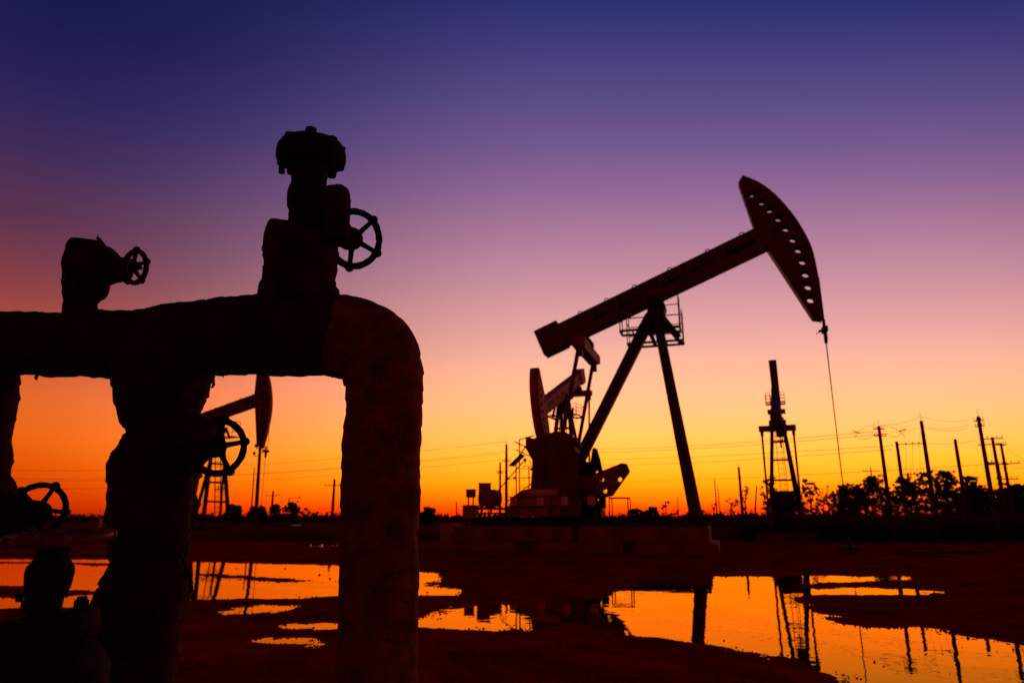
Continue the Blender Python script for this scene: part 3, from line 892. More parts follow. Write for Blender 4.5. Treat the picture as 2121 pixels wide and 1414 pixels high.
pole('A', 1820, 882, 28, 0.07, 'utility pole with arched jumper wires over the trees', arms=((.30, .55, .0), (1.0, .6, .0)), spike=.75, arcs=True, k=0.40)
pole('H1', 1857, 914, 28.5, 0.07, 'left pole of the pair joined by two crossbars', k=0.41)
tH, topH = pole('H2', 1908, 871, 27, 0.075, 'taller right pole of the pair joined by two crossbars', spike=.9, k=0.39)
pole('S', 1978, 909, 28.5, 0.072, 'plain bare utility pole standing alone among the trees', k=0.41)
pole('Rr', 2026, 862, 27, 0.075, 'tallest utility pole at the right with side brackets', arms=((.45, .5, .1), (1.0, .5, .14)), spike=.8, k=0.39)
pole('R2', 2055, 905, 31, 0.072, 'utility pole with short top crossarm right of the tallest pole', arms=((.15, 1.1, .05),), k=0.44)
pole('R3', 2073, 917, 33, 0.065, 'slim utility pole with small crossarms at the far right', arms=((.2, .5, 0), (2.1, 1.6, .05), (3.6, 1.1, 0)), k=0.47)
pole('R4', 2066, 955, 38, 0.065, 'short utility pole half hidden behind the far right poles', arms=((.3, 1.0, 0),), k=0.54)
pole('K', 1530, 967, 60, .12, 'short dark pole between the two right hand pumpjacks', spike=.3)
pole('k2', 1480, 993, 75, .07, 'thin bare mast left of the short dark pole', name='thin_mast', group='thin masts', cat='mast')
pole('k3', 1487, 1012, 70, .055, 'thinnest leaning mast in the bare scrub', name='thin_mast', group='thin masts', cat='mast', tilt_px=1492)
pole('k4', 1567, 1005, 55, .06, 'thin leaning stick beside the pumpjack seen from its tail', name='thin_mast', group='thin masts', cat='mast', tilt_px=1560)
pole('k5', 1403, 1030, 70, .05, 'small thin mast just left of the big front leg', name='thin_mast', group='thin masts', cat='mast')
pole('k6', 945, 1038, 60, .06, 'short leaning stick on the horizon left of the motor', name='thin_mast', group='thin masts', cat='mast', tilt_px=948)
pole('k7', 1803, 968, 100, .1, 'small far pole with two short arms above the trees', arms=((.5, 1.2, 0),), spike=.4)
pole('Mm', 1049, 920, 80, .16, 'tall thin utility pole left of the crank guard', arms=((1.9, .5, 0),), spike=.9)
pole('M2', 1036, 957, 80, .13, 'shorter utility pole beside the tall thin one', arms=((1.2, .4, 0),), spike=.5)
pole('L2', 693, 992, 105, .2, 'small far utility pole with one crossarm in the pipe gap', arms=((.9, 1.5, 0),), spike=.7)
pole('L3', 566, 1016, 150, .22, 'tiny far utility pole with a crossarm over bushes', arms=((1.0, 1.6, 0),))
pole('L4', 463, 968, 60, .1, 'leaning utility pole behind the legs of the framed pumpjack', arms=((1.8, .6, .1),), tilt_px=457)
pole('L5', 527, 968, 70, .06, 'thin leaning mast left of the floodlight mast', name='thin_mast', group='thin masts', cat='mast', tilt_px=520)
# floodlight mast
t, top = pole('F', 539, 922, 55, .13, 'floodlight mast with round lamps by the hanging rod', name='floodlight_mast', group='floodlights', cat='floodlight', tilt_px=531)
for dx, dz, r in ((-.30, -.02, .16), (-.42, -.62, .13), (.22, -.15, .12)):
    g = MB(); c = top + Vector((dx, 0, dz)); g.ball(c, r, seg=12, sz=(1, .7, 1)); g.bar(top + Vector((0, 0, dz - .22)), c + Vector((0, 0, -.2)), .05); g.bar(c + Vector((0, 0, -.2)), c, .05)
    g.build('lamp_head', M['iron'], t)
# street lamp with one long arm
p = at(599, 1030, 120)
t = thing('street_lamp', 'far street lamp with a long arm above the bushes', 'street lamp', (p.x, p.y, 0))
MB().rod((0, 0, 0), (0, 0, p.z), .12, 8, .09).build('post', M['steel'], t)
MB().bar((0, 0, p.z - .1), (1.7, 0, p.z), .08).build('arm', M['steel'], t)
MB().tube([(1.75, 0, p.z + .3), (1.75, 0, p.z + .05), (1.75, 0, p.z - .12)], [.05, .12, .3], 10).build('lamp_head', M['steel'], t)
# crossbars of the pole pair
a, b = POLE_TOPS['H1'], POLE_TOPS['H2']
for key, px0, py0, px1, py1, lab in (('u', 1861, 920, 1915, 918, 'upper crossbar with insulators between the paired poles'), ('l', 1872, 982, 1925, 980, 'lower crossbar with switch arms between the paired poles')):
    p, q = at(px0, py0, 28.4), at(px1, py1, 27.1)
    t = thing('crossbar', lab, 'crossbar', p, 0, 'crossbars of the paired poles')
    d = q - p
    MB().bar((0, 0, 0), d, .03, .036).build('bar', M['steel'], t)
    for f in (.3, .55, .8):
        c = d * f
        if key == 'u':
            g = MB(); g.rod(c, c + Vector((0, 0, .08)), .025, 8, .016)
        else:
            g = MB(); g.rod(c + Vector((-.02, 0, -.14)), c + Vector((.0, 0, .2)), .02, 6, .008); g.rod(c + Vector((-.14, 0, .0)), c + Vector((-.12, 0, .08)), .028, 6)
        g.build('insulator', M['iron'], t)
p, q = at(2040, 921, 27.3), at(2072, 919, 32.6)
t = thing('crossbar', 'short crossbar joining the tallest pole to its slim neighbour', 'crossbar', p, 0, 'crossbars of the right poles')
MB().bar((-.25, 0, 0), q - p, .045, .05).build('bar', M['steel'], t); MB().rod((q - p) * .5, (q - p) * .5 + Vector((0, 0, .1)), .025, 8).build('insulator', M['iron'], t)
p, q = at(2046, 959, 27.2), at(2062, 958, 30.8)
t = thing('crossbar', 'low crossbar between the tallest pole and the next pole', 'crossbar', p, 0, 'crossbars of the right poles')
MB().bar((0, 0, 0), q - p, .05, .06).build('bar', M['steel'], t); MB().rod((q - p) * .5, (q - p) * .5 + Vector((0, 0, .1)), .025, 8).build('insulator', M['iron'], t)


def wire(p, q, sag, label, r=.014, group='overhead wires'):
    pts = [p.lerp(q, f) + Vector((0, 0, -4 * sag * f * (1 - f))) for f in np.linspace(0, 1, 17)]
    g = MB(); g.tube(pts, r, 5)
    return tag(g.build('overhead_wire', M['wire']), label, 'wire', group)


wspec = [((1812, 893, 28), (1050, 918, 80), 1.1, 'topmost wire sagging from arched jumper pole to thin pole'),
         ((1838, 898, 28), (1052, 930, 80), .9, 'second wire down between the arched jumper pole and the thin pole'),
         ((1850, 922, 28.5), (1048, 946, 80), .7, 'third wire down between the jumper pole and the thin pole'),
         ((1850, 930, 28.5), (1050, 958, 80), .8, 'fourth wire down between the jumper pole and the thin pole'),
         ((2035, 962, 27), (1040, 992, 90), .8, 'low wire crossing behind the big legs above the scrub')]
for a, b, s, lab in wspec:
    wire(at(*a), at(*b), s * .6, lab, .009)
for a, b, s, lab in [((1049, 914, 80), (-250, 962, 100), 1.9, 'topmost wire running left from the thin pole past the pipes'),
                     ((1048, 934, 80), (-250, 978, 100), 1.9, 'second wire running left from the thin pole past the pipes'),
                     ((1052, 938, 80), (-250, 990, 100), 1.5, 'thick third wire running left behind the wrapped pipes'),
                     ((1037, 952, 80), (-250, 1014, 100), 1.2, 'lowest wire running left behind the wrapped pipes')]:
    wire(at(*a), at(*b), s, lab, .017)
for a, b, s, lab in [((1822, 880, 28), (1906, 862, 27), .1, 'top wire between jumper pole and paired poles'),
                     ((1845, 893, 28), (1907, 884, 27), .08, 'lower wire between jumper pole and paired poles'),
                     ((1906, 862, 27), (2005, 870, 27), .12, 'top wire from paired poles to tallest pole'),
                     ((1912, 882, 27), (2005, 880, 27), .12, 'middle wire from paired poles to tallest pole'),
                     ((1912, 884, 27), (2006, 885, 27), .14, 'lower wire from paired poles to tallest pole'),
                     ((1920, 918, 27), (2034, 908, 27), .1, 'wire from the upper crossbar to the tallest pole'),
                     ((2085, 930, 33), (2200, 985, 27), .12, 'wire dropping right from the slim far right pole'),
                     ((2046, 963, 27), (2250, 968, 36), .12, 'low wire leaving the frame at the right')]:
    wire(at(*a), at(*b), s, lab, .0055)
for k, (x0, x1) in enumerate(((1874, 1876), (1888, 1891), (1903, 1906))):
    wire(at(x0 + 2, 920, 27.7), at(x1, 975, 27.7), 0, ('left', 'middle', 'right')[k] + ' of the three drop wires between the crossbars', .0045, 'drop wires')


# ------------------------------------------------------------------ trees, scrub, grass
def leaf_cloud(g, c, rad, n, size, rng):
    for _ in range(n):
        d = Vector((rng.gauss(0, 1), rng.gauss(0, 1), rng.gauss(0, 1)))
        d = d.normalized() * rad * (rng.random() ** .5)
        p = c + Vector((d.x, d.y, d.z * .75))
        a = Vector((rng.uniform(-1, 1), rng.uniform(-1, 1), rng.uniform(-.6, .9))).normalized()
        b = a.cross(Vector((rng.uniform(-1, 1), rng.uniform(-1, 1), rng.uniform(-1, 1)))).normalized()
        s = size * rng.uniform(.5, 1.25)
        g.add([p - a * s * .6, p + b * s * .35, p + a * s * .6, p - b * s * .35], [(0, 1, 2, 3)])


def tree(px0, px1, py, Y, label, dens=1.0, seed=1, bare=False, group='trees along the horizon', low=.12, leaf=.22, name='tree'):
    rng = random.Random(seed)
    top = at((px0 + px1) / 2, py, Y); h = top.z; w = (at(px1, py, Y).x - at(px0, py, Y).x) / 2
    t = thing(name, label, 'tree', (top.x, Y, 0), 0, group)
    br, lv = MB(), MB()
    tips = []
    lean = rng.uniform(-.25, .25) * w
    trunk = [Vector((lean * f * f + rng.uniform(-.06, .06), 0, h * .9 * f)) for f in np.linspace(0, 1, 6)]
    trunk[0].z = -.1
    r0 = .045 + h * .016
    br.tube(trunk, [r0 * (1 - .82 * i / 5) for i in range(6)], 7)
    def edge(f):
        return 1.12 * w * max(.12, math.sin(math.pi * min(.93, .26 + .69 * f))) ** .6
    limbs = int(9 + h * 2)
    seedv = Vector((seed * 3.7, 0, 0))
    for k in range(limbs):
        f = low + (1 - low) * (k + rng.random()) / limbs
        base = Vector((lean * f * f, 0, h * .86 * f)); a = rng.uniform(0, 6.283); reach = edge(f) * rng.uniform(.6, 1.1)
        e = base + Vector((math.cos(a) * reach, math.sin(a) * reach, h * rng.uniform(.04, .18))); e.z = min(e.z, h)
        mid = base.lerp(e, .5) + Vector((rng.uniform(-.1, .1), rng.uniform(-.1, .1), -.03 * h * rng.random()))
        br.tube([base, mid, e], [r0 * .40, r0 * .25, r0 * .08], 5)
        for _ in range(5 if bare else 3):
            q = mid.lerp(e, rng.random()); q2 = q + Vector((rng.uniform(-.3, .3) * w, rng.uniform(-.3, .3) * w, rng.uniform(.04, .15) * h))
            q2.z = min(q2.z, h * 1.02)
            br.tube([q, q2], [r0 * .15, r0 * .04], 4)
            tips.append(q2)
        tips.append(e)
    cr = max(.14, .17 * w)
    for e in tips:                                    # leaves at the twig ends
        if bare and rng.random() > dens: continue
        leaf_cloud(lv, e, cr * rng.uniform(.6, 1.2), int(rng.uniform(3, 12) * (.5 if bare else 1) * min(1.2, dens + .3)) + 1, leaf, rng)
    if not bare:                                      # and clumps through the crown, with gaps
        for _ in range(int(210 * dens)):
            f = low + .04 + (.94 - low) * rng.random(); a = rng.uniform(0, 6.283); q = edge(f) * rng.random() ** .55
            c = Vector((lean * f * f + math.cos(a) * q, math.sin(a) * q, h * f))
            if noise.noise(c * (1.5 / max(.6, w)) * 1.3 + seedv) < -.10 - .14 * (dens - 1): continue
            leaf_cloud(lv, c, cr * rng.uniform(.5, 1.15), int(rng.uniform(8, 20)), leaf, rng)
    br.build('trunk', M['bark'], t)
    o = lv.build('crown', M['leaf'], t)
    return t


TREES = [
    # x0, x1, top y, distance, label, density, bare
    (1575, 1622, 990, 62, 'thin airy tree behind the pumpjack seen from its tail', .5, False),
    (1648, 1700, 996, 60, 'loose ragged tree just right of the pumpjack seen from its tail', .7, False),
    (1696, 1728, 1008, 75, 'small reddish airy tree left of the hanging rod', .4, True),
    (1718, 1762, 1004, 60, 'bushy tree right behind the hanging rod', .9, False),
    (1748, 1790, 1012, 64, 'low bushy tree between the rod tree and the round tree', 1.0, False),
    (1762, 1834, 986, 60, 'round dense tree left of the jumper pole', 1.5, False),
    (1846, 1892, 986, 60, 'dense tree under the left paired pole', 1.4, False),
    (1892, 1945, 978, 62, 'dense tree under the taller paired pole', 1.3, False),
    (1928, 1988, 974, 60, 'tallest dense tree left of the bare pole', 1.5, False),
    (1982, 2036, 985, 62, 'broad dense tree right of the bare pole', 1.5, False),
    (2014, 2060, 1016, 58, 'low dark tree at the foot of the tallest pole', 1.4, False),
    (1700, 1765, 1020, 84, 'far bushy tree filling the gap behind the hanging rod', 1.0, False),
    (1742, 1800, 1004, 82, 'far broad tree behind the round dense tree', 1.1, False),
    (1815, 1865, 1010, 84, 'far tree in the gap beside the jumper pole', 1.2, False),
    (1872, 1915, 998, 80, 'far tree between the two paired poles', 1.2, False),
    (1930, 1975, 1000, 82, 'far tree behind the tallest dense tree', 1.2, False),
    (1975, 2030, 1006, 80, 'far tree behind the broad dense tree', 1.2, False),
    (2030, 2090, 1014, 78, 'far tree behind the tallest pole', 1.3, False),
    (2060, 2140, 1002, 74, 'far tall tree behind the far right poles', 1.3, False),
    (1622, 1660, 1036, 74, 'low shrub tree behind the tail of the narrow pumpjack', .9, False),
    (1420, 1462, 1052, 80, 'low scrubby tree behind the foot of the big front leg', .8, False),
    (1300, 1342, 1054, 78, 'low scrubby tree under the open pipe stand', .8, False),
    (2055, 2104, 1010, 56, 'dark tree under the far right poles', 1.6, False),
    (2092, 2150, 1024, 54, 'dark bushy tree cut by the right edge', 1.6, False),
    (1516, 1560, 1004, 66, 'bare twiggy tree behind the short dark pole', .45, True),
    (1488, 1532, 1030, 70, 'wide reddish bare thicket tree left of the short dark pole', .35, True),
    (1460, 1492, 1042, 66, 'small bare shrub tree beside the big front leg', .4, True),
    (1362, 1402, 1040, 70, 'bare low tree left of the big front leg', .4, True),
    (1330, 1362, 1050, 72, 'small round shrub tree below the crank weights', .9, False),
    (868, 908, 1052, 75, 'low rounded tree right of the large vertical pipe', 1.4, False),
    (470, 488, 1045, 80, 'small conical tree beside the framed pumpjack', 1.2, False),
    (484, 503, 1047, 80, 'second small conical tree right of its twin', 1.3, False),
    (515, 530, 1050, 85, 'tiny shrub tree left of the floodlight mast', .9, False),
    (534, 553, 1049, 80, 'tiny rounded tree right of the floodlight mast', 1.2, False),
    (558, 584, 1044, 85, 'hazy airy tree below the tiny far pole', .8, False),
    (586, 624, 1040, 85, 'wide airy tree under the far street lamp', .9, False),
    (624, 650, 1052, 85, 'faint low bare tree right of the street lamp', .4, True),
]
for i, (x0, x1, py, Y, lab, dens, bare) in enumerate(TREES):
    tree(x0, x1, py, Y, lab, dens, 100 + i, bare, leaf=.20 if Y < 70 else .26)


def scatter_blades(name, label, n, area, h, w, mat, seed):
    """grass blades: area(rng) -> (x, y)"""
    rng = np.random.default_rng(seed)
    xy = area(rng, n); hh = h * (0.4 + rng.random(n) ** 2 * 1.1); ang = rng.random(n) * 6.283; lx = rng.normal(0, .25, n) * hh; ly = rng.normal(0, .25, n) * hh
    dx, dy = np.cos(ang) * w, np.sin(ang) * w
    zero = np.zeros(n)
    V = np.stack([np.stack([xy[0] - dx, xy[1] - dy, zero], -1), np.stack([xy[0] + dx, xy[1] + dy, zero], -1), np.stack([xy[0] + lx, xy[1] + ly, hh], -1)], 1).reshape(-1, 3)
    me = bpy.data.meshes.new(name)
    me.vertices.add(3 * n); me.vertices.foreach_set('co', V.ravel().astype(np.float32))
    me.loops.add(3 * n); me.loops.foreach_set('vertex_index', np.arange(3 * n, dtype=np.int32))
    me.polygons.add(n); me.polygons.foreach_set('loop_start', np.arange(0, 3 * n, 3, dtype=np.int32))
    me.update(); me.validate(); me.materials.append(mat)
    return tag(link(name, me), label, 'vegetation', kind='stuff')


def fan(y0, y1, px0, px1):
    def f(rng, n):
        y = 1 / (1 / y1 + (1 / y0 - 1 / y1) * rng.random(n) ** 1.3)
        k = (px0 - 1060.5 + (px1 - px0) * rng.random(n)) / FPX / CP
        return k * y, y
    return f


tag(scatter_blades('dry_grass', 'low dry grass across the field behind the puddles', 60000, fan(30, 130, -400, 2500), .42, .05, M['grass'], 1), cat='grass')
tag(scatter_blades('tall_weeds', 'dark tall weeds in front of the right hand trees', 60000, fan(28.3, 75, 1500, 2500), .85, .07, M['scrub'], 2), cat='weeds')


def scrub_mass(name, label, cat, spots, seed, leaf, per):
    rng = random.Random(seed); g = MB()
    for (x, y, r, h) in spots(rng):
        for _ in range(per):
            a = rng.uniform(0, 6.283); q = rng.random() ** .5
            c = Vector((x + math.cos(a) * q * r, y + math.sin(a) * q * r, h * rng.random() ** .8 * (1 - .5 * q)))
            u = Vector((rng.uniform(-1, 1), rng.uniform(-1, 1), rng.uniform(-1, 1))).normalized(); v = u.cross(Vector((rng.uniform(-1, 1), rng.uniform(-1, 1), rng.uniform(-1, 1)))).normalized()
            s = leaf * rng.uniform(.6, 1.3)
            g.add([c - u * s, c + v * s * .6, c + u * s, c - v * s * .6], [(0, 1, 2, 3)])
    return tag(g.build(name, M['scrub']), label, cat, kind='stuff')


def right_scrub(rng):
    out = []
    for _ in range(380):
        y = rng.uniform(38, 72); px = rng.uniform(1470, 2420) if rng.random() < .75 else rng.uniform(1900, 2420)
        k = (px - 1060.5) / FPX / CP
        h = rng.uniform(.6, 1.5) * (1 + .75 * max(0, (px - 1900) / 300)) * y / 55
        out.append((k * y, y, rng.uniform(.8, 1.9), min(h, 3.2)))
    return out


def far_scrub(rng):
    out = []
    for _ in range(700):
        y = rng.uniform(120, 220); px = rng.uniform(-500, 2600); k = (px - 1060.5) / FPX / CP
        out.append((k * y, y, rng.uniform(2, 5), rng.uniform(1.2, 2.3) * y / 150))
    return out


scrub_mass('scrub_bushes', 'dark tangled scrub under the right hand trees', 'scrub', right_scrub, 5, .17, 90)
scrub_mass('far_hedge', 'dark distant hedge line along the horizon', 'hedge', far_scrub, 6, .45, 40)

# ------------------------------------------------------------------ smaller field furniture
a, b, c = on_ground(543, 1112), on_ground(597, 1112), on_ground(621, 1130)
t = thing('pipe_rail', 'low pipe rail on posts in the field behind the pipes', 'rail', a)
for q in (a, b, Vector((a.x + 2.0, a.y - 3.0, 0))):
    MB().rod(q - a + Vector((0, 0, -.05)), q - a + Vector((0, 0, .62)), .05, 8).build('post', M['steel'], t)
MB().rod((-.35, .0, .62), b - a + Vector((.6, 0, .60)), .045, 8).build('rail', M['steel'], t)
MB().rod((b - a) + Vector((.6, 0, .60)), Vector((2.0, -3.0, .58)), .045, 8).build('rail', M['steel'], t)
q = on_ground(195, 1106)
t = thing('marker_block', 'pale square concrete marker in the field between the left pipes', 'marker', (q.x, q.y, 0), .1)
MB().box((-.28, -.25, -.05), (.28, .25, .95)).build('block', M['concrete'], t); MB().box((-.36, -.33, -.05), (.36, .33, .1)).build('footing', M['concrete'], t)
q = on_ground(1914, 1096)
t = thing('meter_box', 'square meter box in the dark scrub under the paired poles', 'box', (q.x, q.y, 0), -.2)
MB().box((-.45, -.3, .35), (.45, .3, 1.35)).build('case', M['cabinet'], t)
for s in (-1, 1):
    MB().box((s * .35 - .04, -.04, -.05), (s * .35 + .04, .04, .35)).build('leg', M['steel'], t)

# loose clods and stones on the mud
rng = random.Random(3); g = MB()
for _ in range(5200):
    y = 3.6 * (25 / 3.6) ** rng.random(); x = rng.uniform(-.85, .85) * y
    r = rng.uniform(.005, .018) * (1 + y / 14); z = ground_z(x, y)
    if z < .004 and rng.random() < .97:
        continue
    vs = [(x + r * math.cos(k * 2.094 + y) * rng.uniform(.6, 1.3), y + r * math.sin(k * 2.094 + y) * rng.uniform(.6, 1.3), max(z, 0) - .008) for k in range(3)] + [(x, y, max(z, 0) + r * rng.uniform(.5, 1.0))]
    g.add(vs, [(0, 1, 3), (1, 2, 3), (2, 0, 3)])
for _ in range(60000):
    y = 4.4 * (22 / 4.4) ** rng.random(); x = rng.uniform(-.8, .82) * y; z = ground_z(x, y)
    if abs(z + .002) > .0055:
        continue                                      # crumbs of mud along the waterlines only
    r = rng.uniform(.006, .022) * (1 + y / 18)
    vs = [(x + r * math.cos(k * 2.094 + y) * rng.uniform(.6, 1.6), y + r * math.sin(k * 2.094 + y) * rng.uniform(.6, 1.6), -.008) for k in range(3)] + [(x, y, r * rng.uniform(.15, .45) + max(z, 0))]
    g.add(vs, [(0, 1, 3), (1, 2, 3), (2, 0, 3)])
tag(g.build('gravel', M['ground']), 'scattered clods and stones on the mud', 'gravel', kind='stuff')


# ------------------------------------------------------------------ foreground: wrapped pipes
def wrapped(path, lump=.010, fold=.0045, pitch=.075, seed=0, step=.007, n=80, seam=0.0):
    """an insulated pipe: path of (px, py, radius in px, Y); lumpy cloth wound round it"""
    pts = []
    for px, py, rp, Y in path:
        p = at(px, py, Y); pts.append((p.x, p.y, p.z, metres(rp, p)))
    cr = smooth_poly([Vector(p) for p in pts], 14)
    # resample
    out = [cr[0]]; acc = 0
    for p in cr[1:]:
        d = (p.xyz - out[-1].xyz).length
        if d >= step:
            out.append(p)
    s = 0; vs, fs = [], []; ax = None; k = len(out)
    for i, q in enumerate(out):
        a, b = out[max(i - 1, 0)].xyz, out[min(i + 1, k - 1)].xyz
        d = (b - a).normalized()
        if ax is None:
            ax = d.cross(Vector((0, 1, 0))).normalized()
        ax = (ax - d * ax.dot(d)).normalized(); ay = d.cross(ax)
        if i: s += (q.xyz - out[i - 1].xyz).length
        for j in range(n):
            th = 2 * math.pi * j / n
            dirv = ax * math.cos(th) + ay * math.sin(th)
            c = q.xyz + dirv * q[3]
            o = Vector((seed * 7.1, 0, 0))
            f1 = noise.noise(c * 7 + o) * lump + noise.noise(c * 19 + o) * lump * .45 + noise.noise(c * 55 + o) * lump * .22
            ph = (s / pitch + th / 6.283 * 1.0 + noise.noise(c * 5 + o) * .55) % 1.0
            f2 = (ph ** 1.6 - .45) * fold - (fold * .9 if ph < .05 else 0)
            vs.append(c + dirv * (f1 + f2))
    for i in range(k - 1):
        for j in range(n):
            fs.append((i * n + j, i * n + (j + 1) % n, (i + 1) * n + (j + 1) % n, (i + 1) * n + j))
    g = MB(); g.add(vs, fs, True)
    g.f += [tuple(reversed(range(n))), tuple((k - 1) * n + j for j in range(n))]; g.sm += [False, False]
    return g


def frays(g, spots, seed=1):
    """loose threads and rag corners: spots of (px, py, Y, length px, dir x, dir y)"""
    rng = random.Random(seed)
    for px, py, Y, L, dx, dy in spots:
        for _ in range(5):
            p = at(px + rng.uniform(-4, 4), py + rng.uniform(-3, 3), Y + rng.uniform(-.01, .01))
            q = at(px + dx * L * rng.uniform(.5, 1) + rng.uniform(-3, 3), py + dy * L * rng.uniform(.5, 1) + rng.uniform(-3, 3), Y)
            m = p.lerp(q, .5) + Vector((rng.uniform(-.004, .004), 0, rng.uniform(-.004, .004)))
            g.tube([p, m, q], [.0035, .0025, .0008], 4)
    return g


def handwheel(parent, px, py, Y, rpx, tilt, toward, phi0, spokes=5, rim_px=7, hub_px=16, knob_px=9, dish=0.0, mat='wheel', hub_back=0.0):
    """spoked rim with a knob on each spoke end; tilt: degrees away from facing the camera, toward: the way its axle turns (0 = right, 90 = up)"""
    c = at(px, py, Y); view = (c - EYE).normalized()
    rt = view.cross(Vector((0, 0, 1))).normalized(); up = rt.cross(view)
    side = rt * math.cos(R(toward)) + up * math.sin(R(toward))
    axis = (-view * math.cos(R(tilt)) + side * math.sin(R(tilt))).normalized()
    e1 = (rt - axis * rt.dot(axis)); e1 = e1.normalized() if e1.length > .05 else up
    e2 = axis.cross(e1); 
    if e2.dot(up) < 0: e2 = -e2
    k = metres(1, c); rr = rpx * k; hubc = c - axis * hub_back * k
    rng = random.Random(int(px * 3 + py))
    g = MB(); n = 48
    g.tube([c + (e1 * math.cos(a) + e2 * math.sin(a)) * rr * (1 + rng.uniform(-.008, .008)) for a in np.linspace(0, 2 * math.pi, n, endpoint=False)],
           [rim_px * k * rng.uniform(.92, 1.1) for _ in range(n)], 10, closed=True)
    rim = g.build('handwheel', M[mat], parent)
    g = MB(); g.tube([hubc - axis * 26 * k, hubc - axis * 4 * k, hubc + axis * 5 * k, hubc + axis * 10 * k], [hub_px * k * 1.25, hub_px * k * 1.2, hub_px * k, hub_px * k * .55], 16)
    g.tube([hubc, hubc + axis * 18 * k], [hub_px * k * .38] * 2, 6)
    g.build('hub', M[mat], rim)
    for i in range(spokes):
        a = R(phi0 + 360 / spokes * i); d = e1 * math.cos(a) + e2 * math.sin(a)
        g = MB(); p, q = hubc + d * hub_px * k * .7, c + d * rr
        g.tube([p, p.lerp(q, .4), p.lerp(q, .8), q], [rim_px * k * 1.0, rim_px * k * .78, rim_px * k * .75, rim_px * k * 1.0], 8)
        g.build('spoke', M[mat], rim)
        g = MB(); g.ball(c + d * (rr + rim_px * k * .55), knob_px * k * rng.uniform(.92, 1.1), seg=12)
        g.build('knob', M[mat], rim)
    return rim, c, axis, k


# ---- the manifold itself
YV = 2.40
man = thing('pipe_manifold', 'large insulated pipe manifold with bent pipe, cloth wrapped, in the foreground', 'pipes', (at(790, 1070, YV).x, YV, 0))


def manpart(name, g, mat):
    o = g.build(name, M[mat])
    o.parent = man; o.matrix_parent_inverse = Matrix.Translation(-man.location)
    return o


head = wrapped([(-260, 716, 64, 2.66), (-120, 714, 65, 2.62), (0, 714, 65, 2.58), (130, 712, 67, 2.55), (230, 712, 68, 2.52), (330, 706, 73, 2.50), (420, 699, 78, 2.47), (500, 694, 82, 2.44),
                (580, 690, 87, 2.42), (650, 692, 88, 2.40), (700, 695, 84, 2.40), (722, 700, 80, 2.40)],
               .010, .004, .085, 1)
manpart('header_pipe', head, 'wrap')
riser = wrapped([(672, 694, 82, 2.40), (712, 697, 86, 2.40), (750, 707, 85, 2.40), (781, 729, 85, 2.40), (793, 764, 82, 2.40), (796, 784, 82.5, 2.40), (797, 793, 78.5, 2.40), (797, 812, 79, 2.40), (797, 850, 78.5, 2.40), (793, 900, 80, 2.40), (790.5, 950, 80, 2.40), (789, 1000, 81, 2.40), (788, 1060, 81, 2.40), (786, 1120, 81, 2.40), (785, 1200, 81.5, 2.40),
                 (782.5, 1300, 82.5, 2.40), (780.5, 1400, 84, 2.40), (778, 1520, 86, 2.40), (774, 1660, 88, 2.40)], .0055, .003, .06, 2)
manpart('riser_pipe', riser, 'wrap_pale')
rngp = random.Random(12)
for px, py in ((792, 1212), (776, 1282), (818, 1312), (840, 1180), (764, 1330), (838, 1010), (778, 940), (822, 1105), (850, 1240), (745, 1150), (800, 800), (835, 905)):
    c = at(px, py, 2.40); ax = at(789, py, 2.40); rr = metres(80, ax)
    dx = c.x - ax.x; y = 2.40 - math.sqrt(max(rr * rr - dx * dx, 1e-4)) - .003
    pts = [(c.x + rngp.uniform(.6, 1.2) * .009 * rngp.uniform(.7, 1.8) * math.cos(a), y - .001, c.z + rngp.uniform(.4, 1.2) * .006 * math.sin(a)) for a in np.linspace(0, 6.283, 8)[:-1]]
    g = MB(); n = len(pts)
    g.add(pts + [(x, yy + .012, z) for x, yy, z in pts], [tuple(range(n))] + [(i, (i + 1) % n, (i + 1) % n + n, i + n) for i in range(n)])
    manpart('torn_patch', g, 'iron')
branch = wrapped([(350, 705, 70, 2.5), (343, 760, 96, 2.5), (337, 800, 92, 2.5), (334, 840, 84, 2.5), (338, 880, 69, 2.5), (338, 903, 69, 2.5), (330, 940, 82, 2.5), (322, 970, 90, 2.5),
                  (317, 1000, 87, 2.5), (312, 1040, 80, 2.5), (311, 1090, 77, 2.5), (310, 1130, 78, 2.5), (305, 1158, 71, 2.5), (303, 1178, 74, 2.5), (298, 1220, 87, 2.5), (291, 1258, 92, 2.5),
                  (284, 1300, 88, 2.5), (279, 1350, 84, 2.5), (270, 1420, 82, 2.5), (262, 1540, 84, 2.5), (258, 1620, 86, 2.5)], .013, .006, .07, 3)
frays(branch, [(440, 800, 2.5, 14, .3, -.8), (250, 830, 2.5, 10, -1, .2), (384, 1180, 2.47, 30, .1, 1)], 5)
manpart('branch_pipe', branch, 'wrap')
lp = wrapped([(-52, 700, 62, 2.6), (-42, 745, 78, 2.6), (-40, 790, 68, 2.6), (-42, 850, 62, 2.6), (-48, 900, 58, 2.6), (-46, 950, 60, 2.6), (-52, 1000, 60, 2.6), (-45, 1030, 68, 2.6), (-48, 1075, 66, 2.6), (-66, 1115, 54, 2.6),
              (-78, 1260, 52, 2.6), (-84, 1400, 54, 2.6), (-88, 1590, 54, 2.6)], .011, .005, .07, 4)
frays(lp, [(25, 800, 2.6, 8, .8, .6), (12, 940, 2.6, 10, .8, .5)], 6)
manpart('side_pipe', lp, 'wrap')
st = MB()
for k, (x0, y0, x1, y1) in enumerate(((372, 1145, 384, 1165), (384, 1165, 394, 1190), (394, 1190, 396, 1222), (396, 1222, 390, 1226))):
    st.bar(at(x0, y0, 2.44), at(x1, y1, 2.44), .012, .010)
manpart('hanging_strap', st, 'wrap')
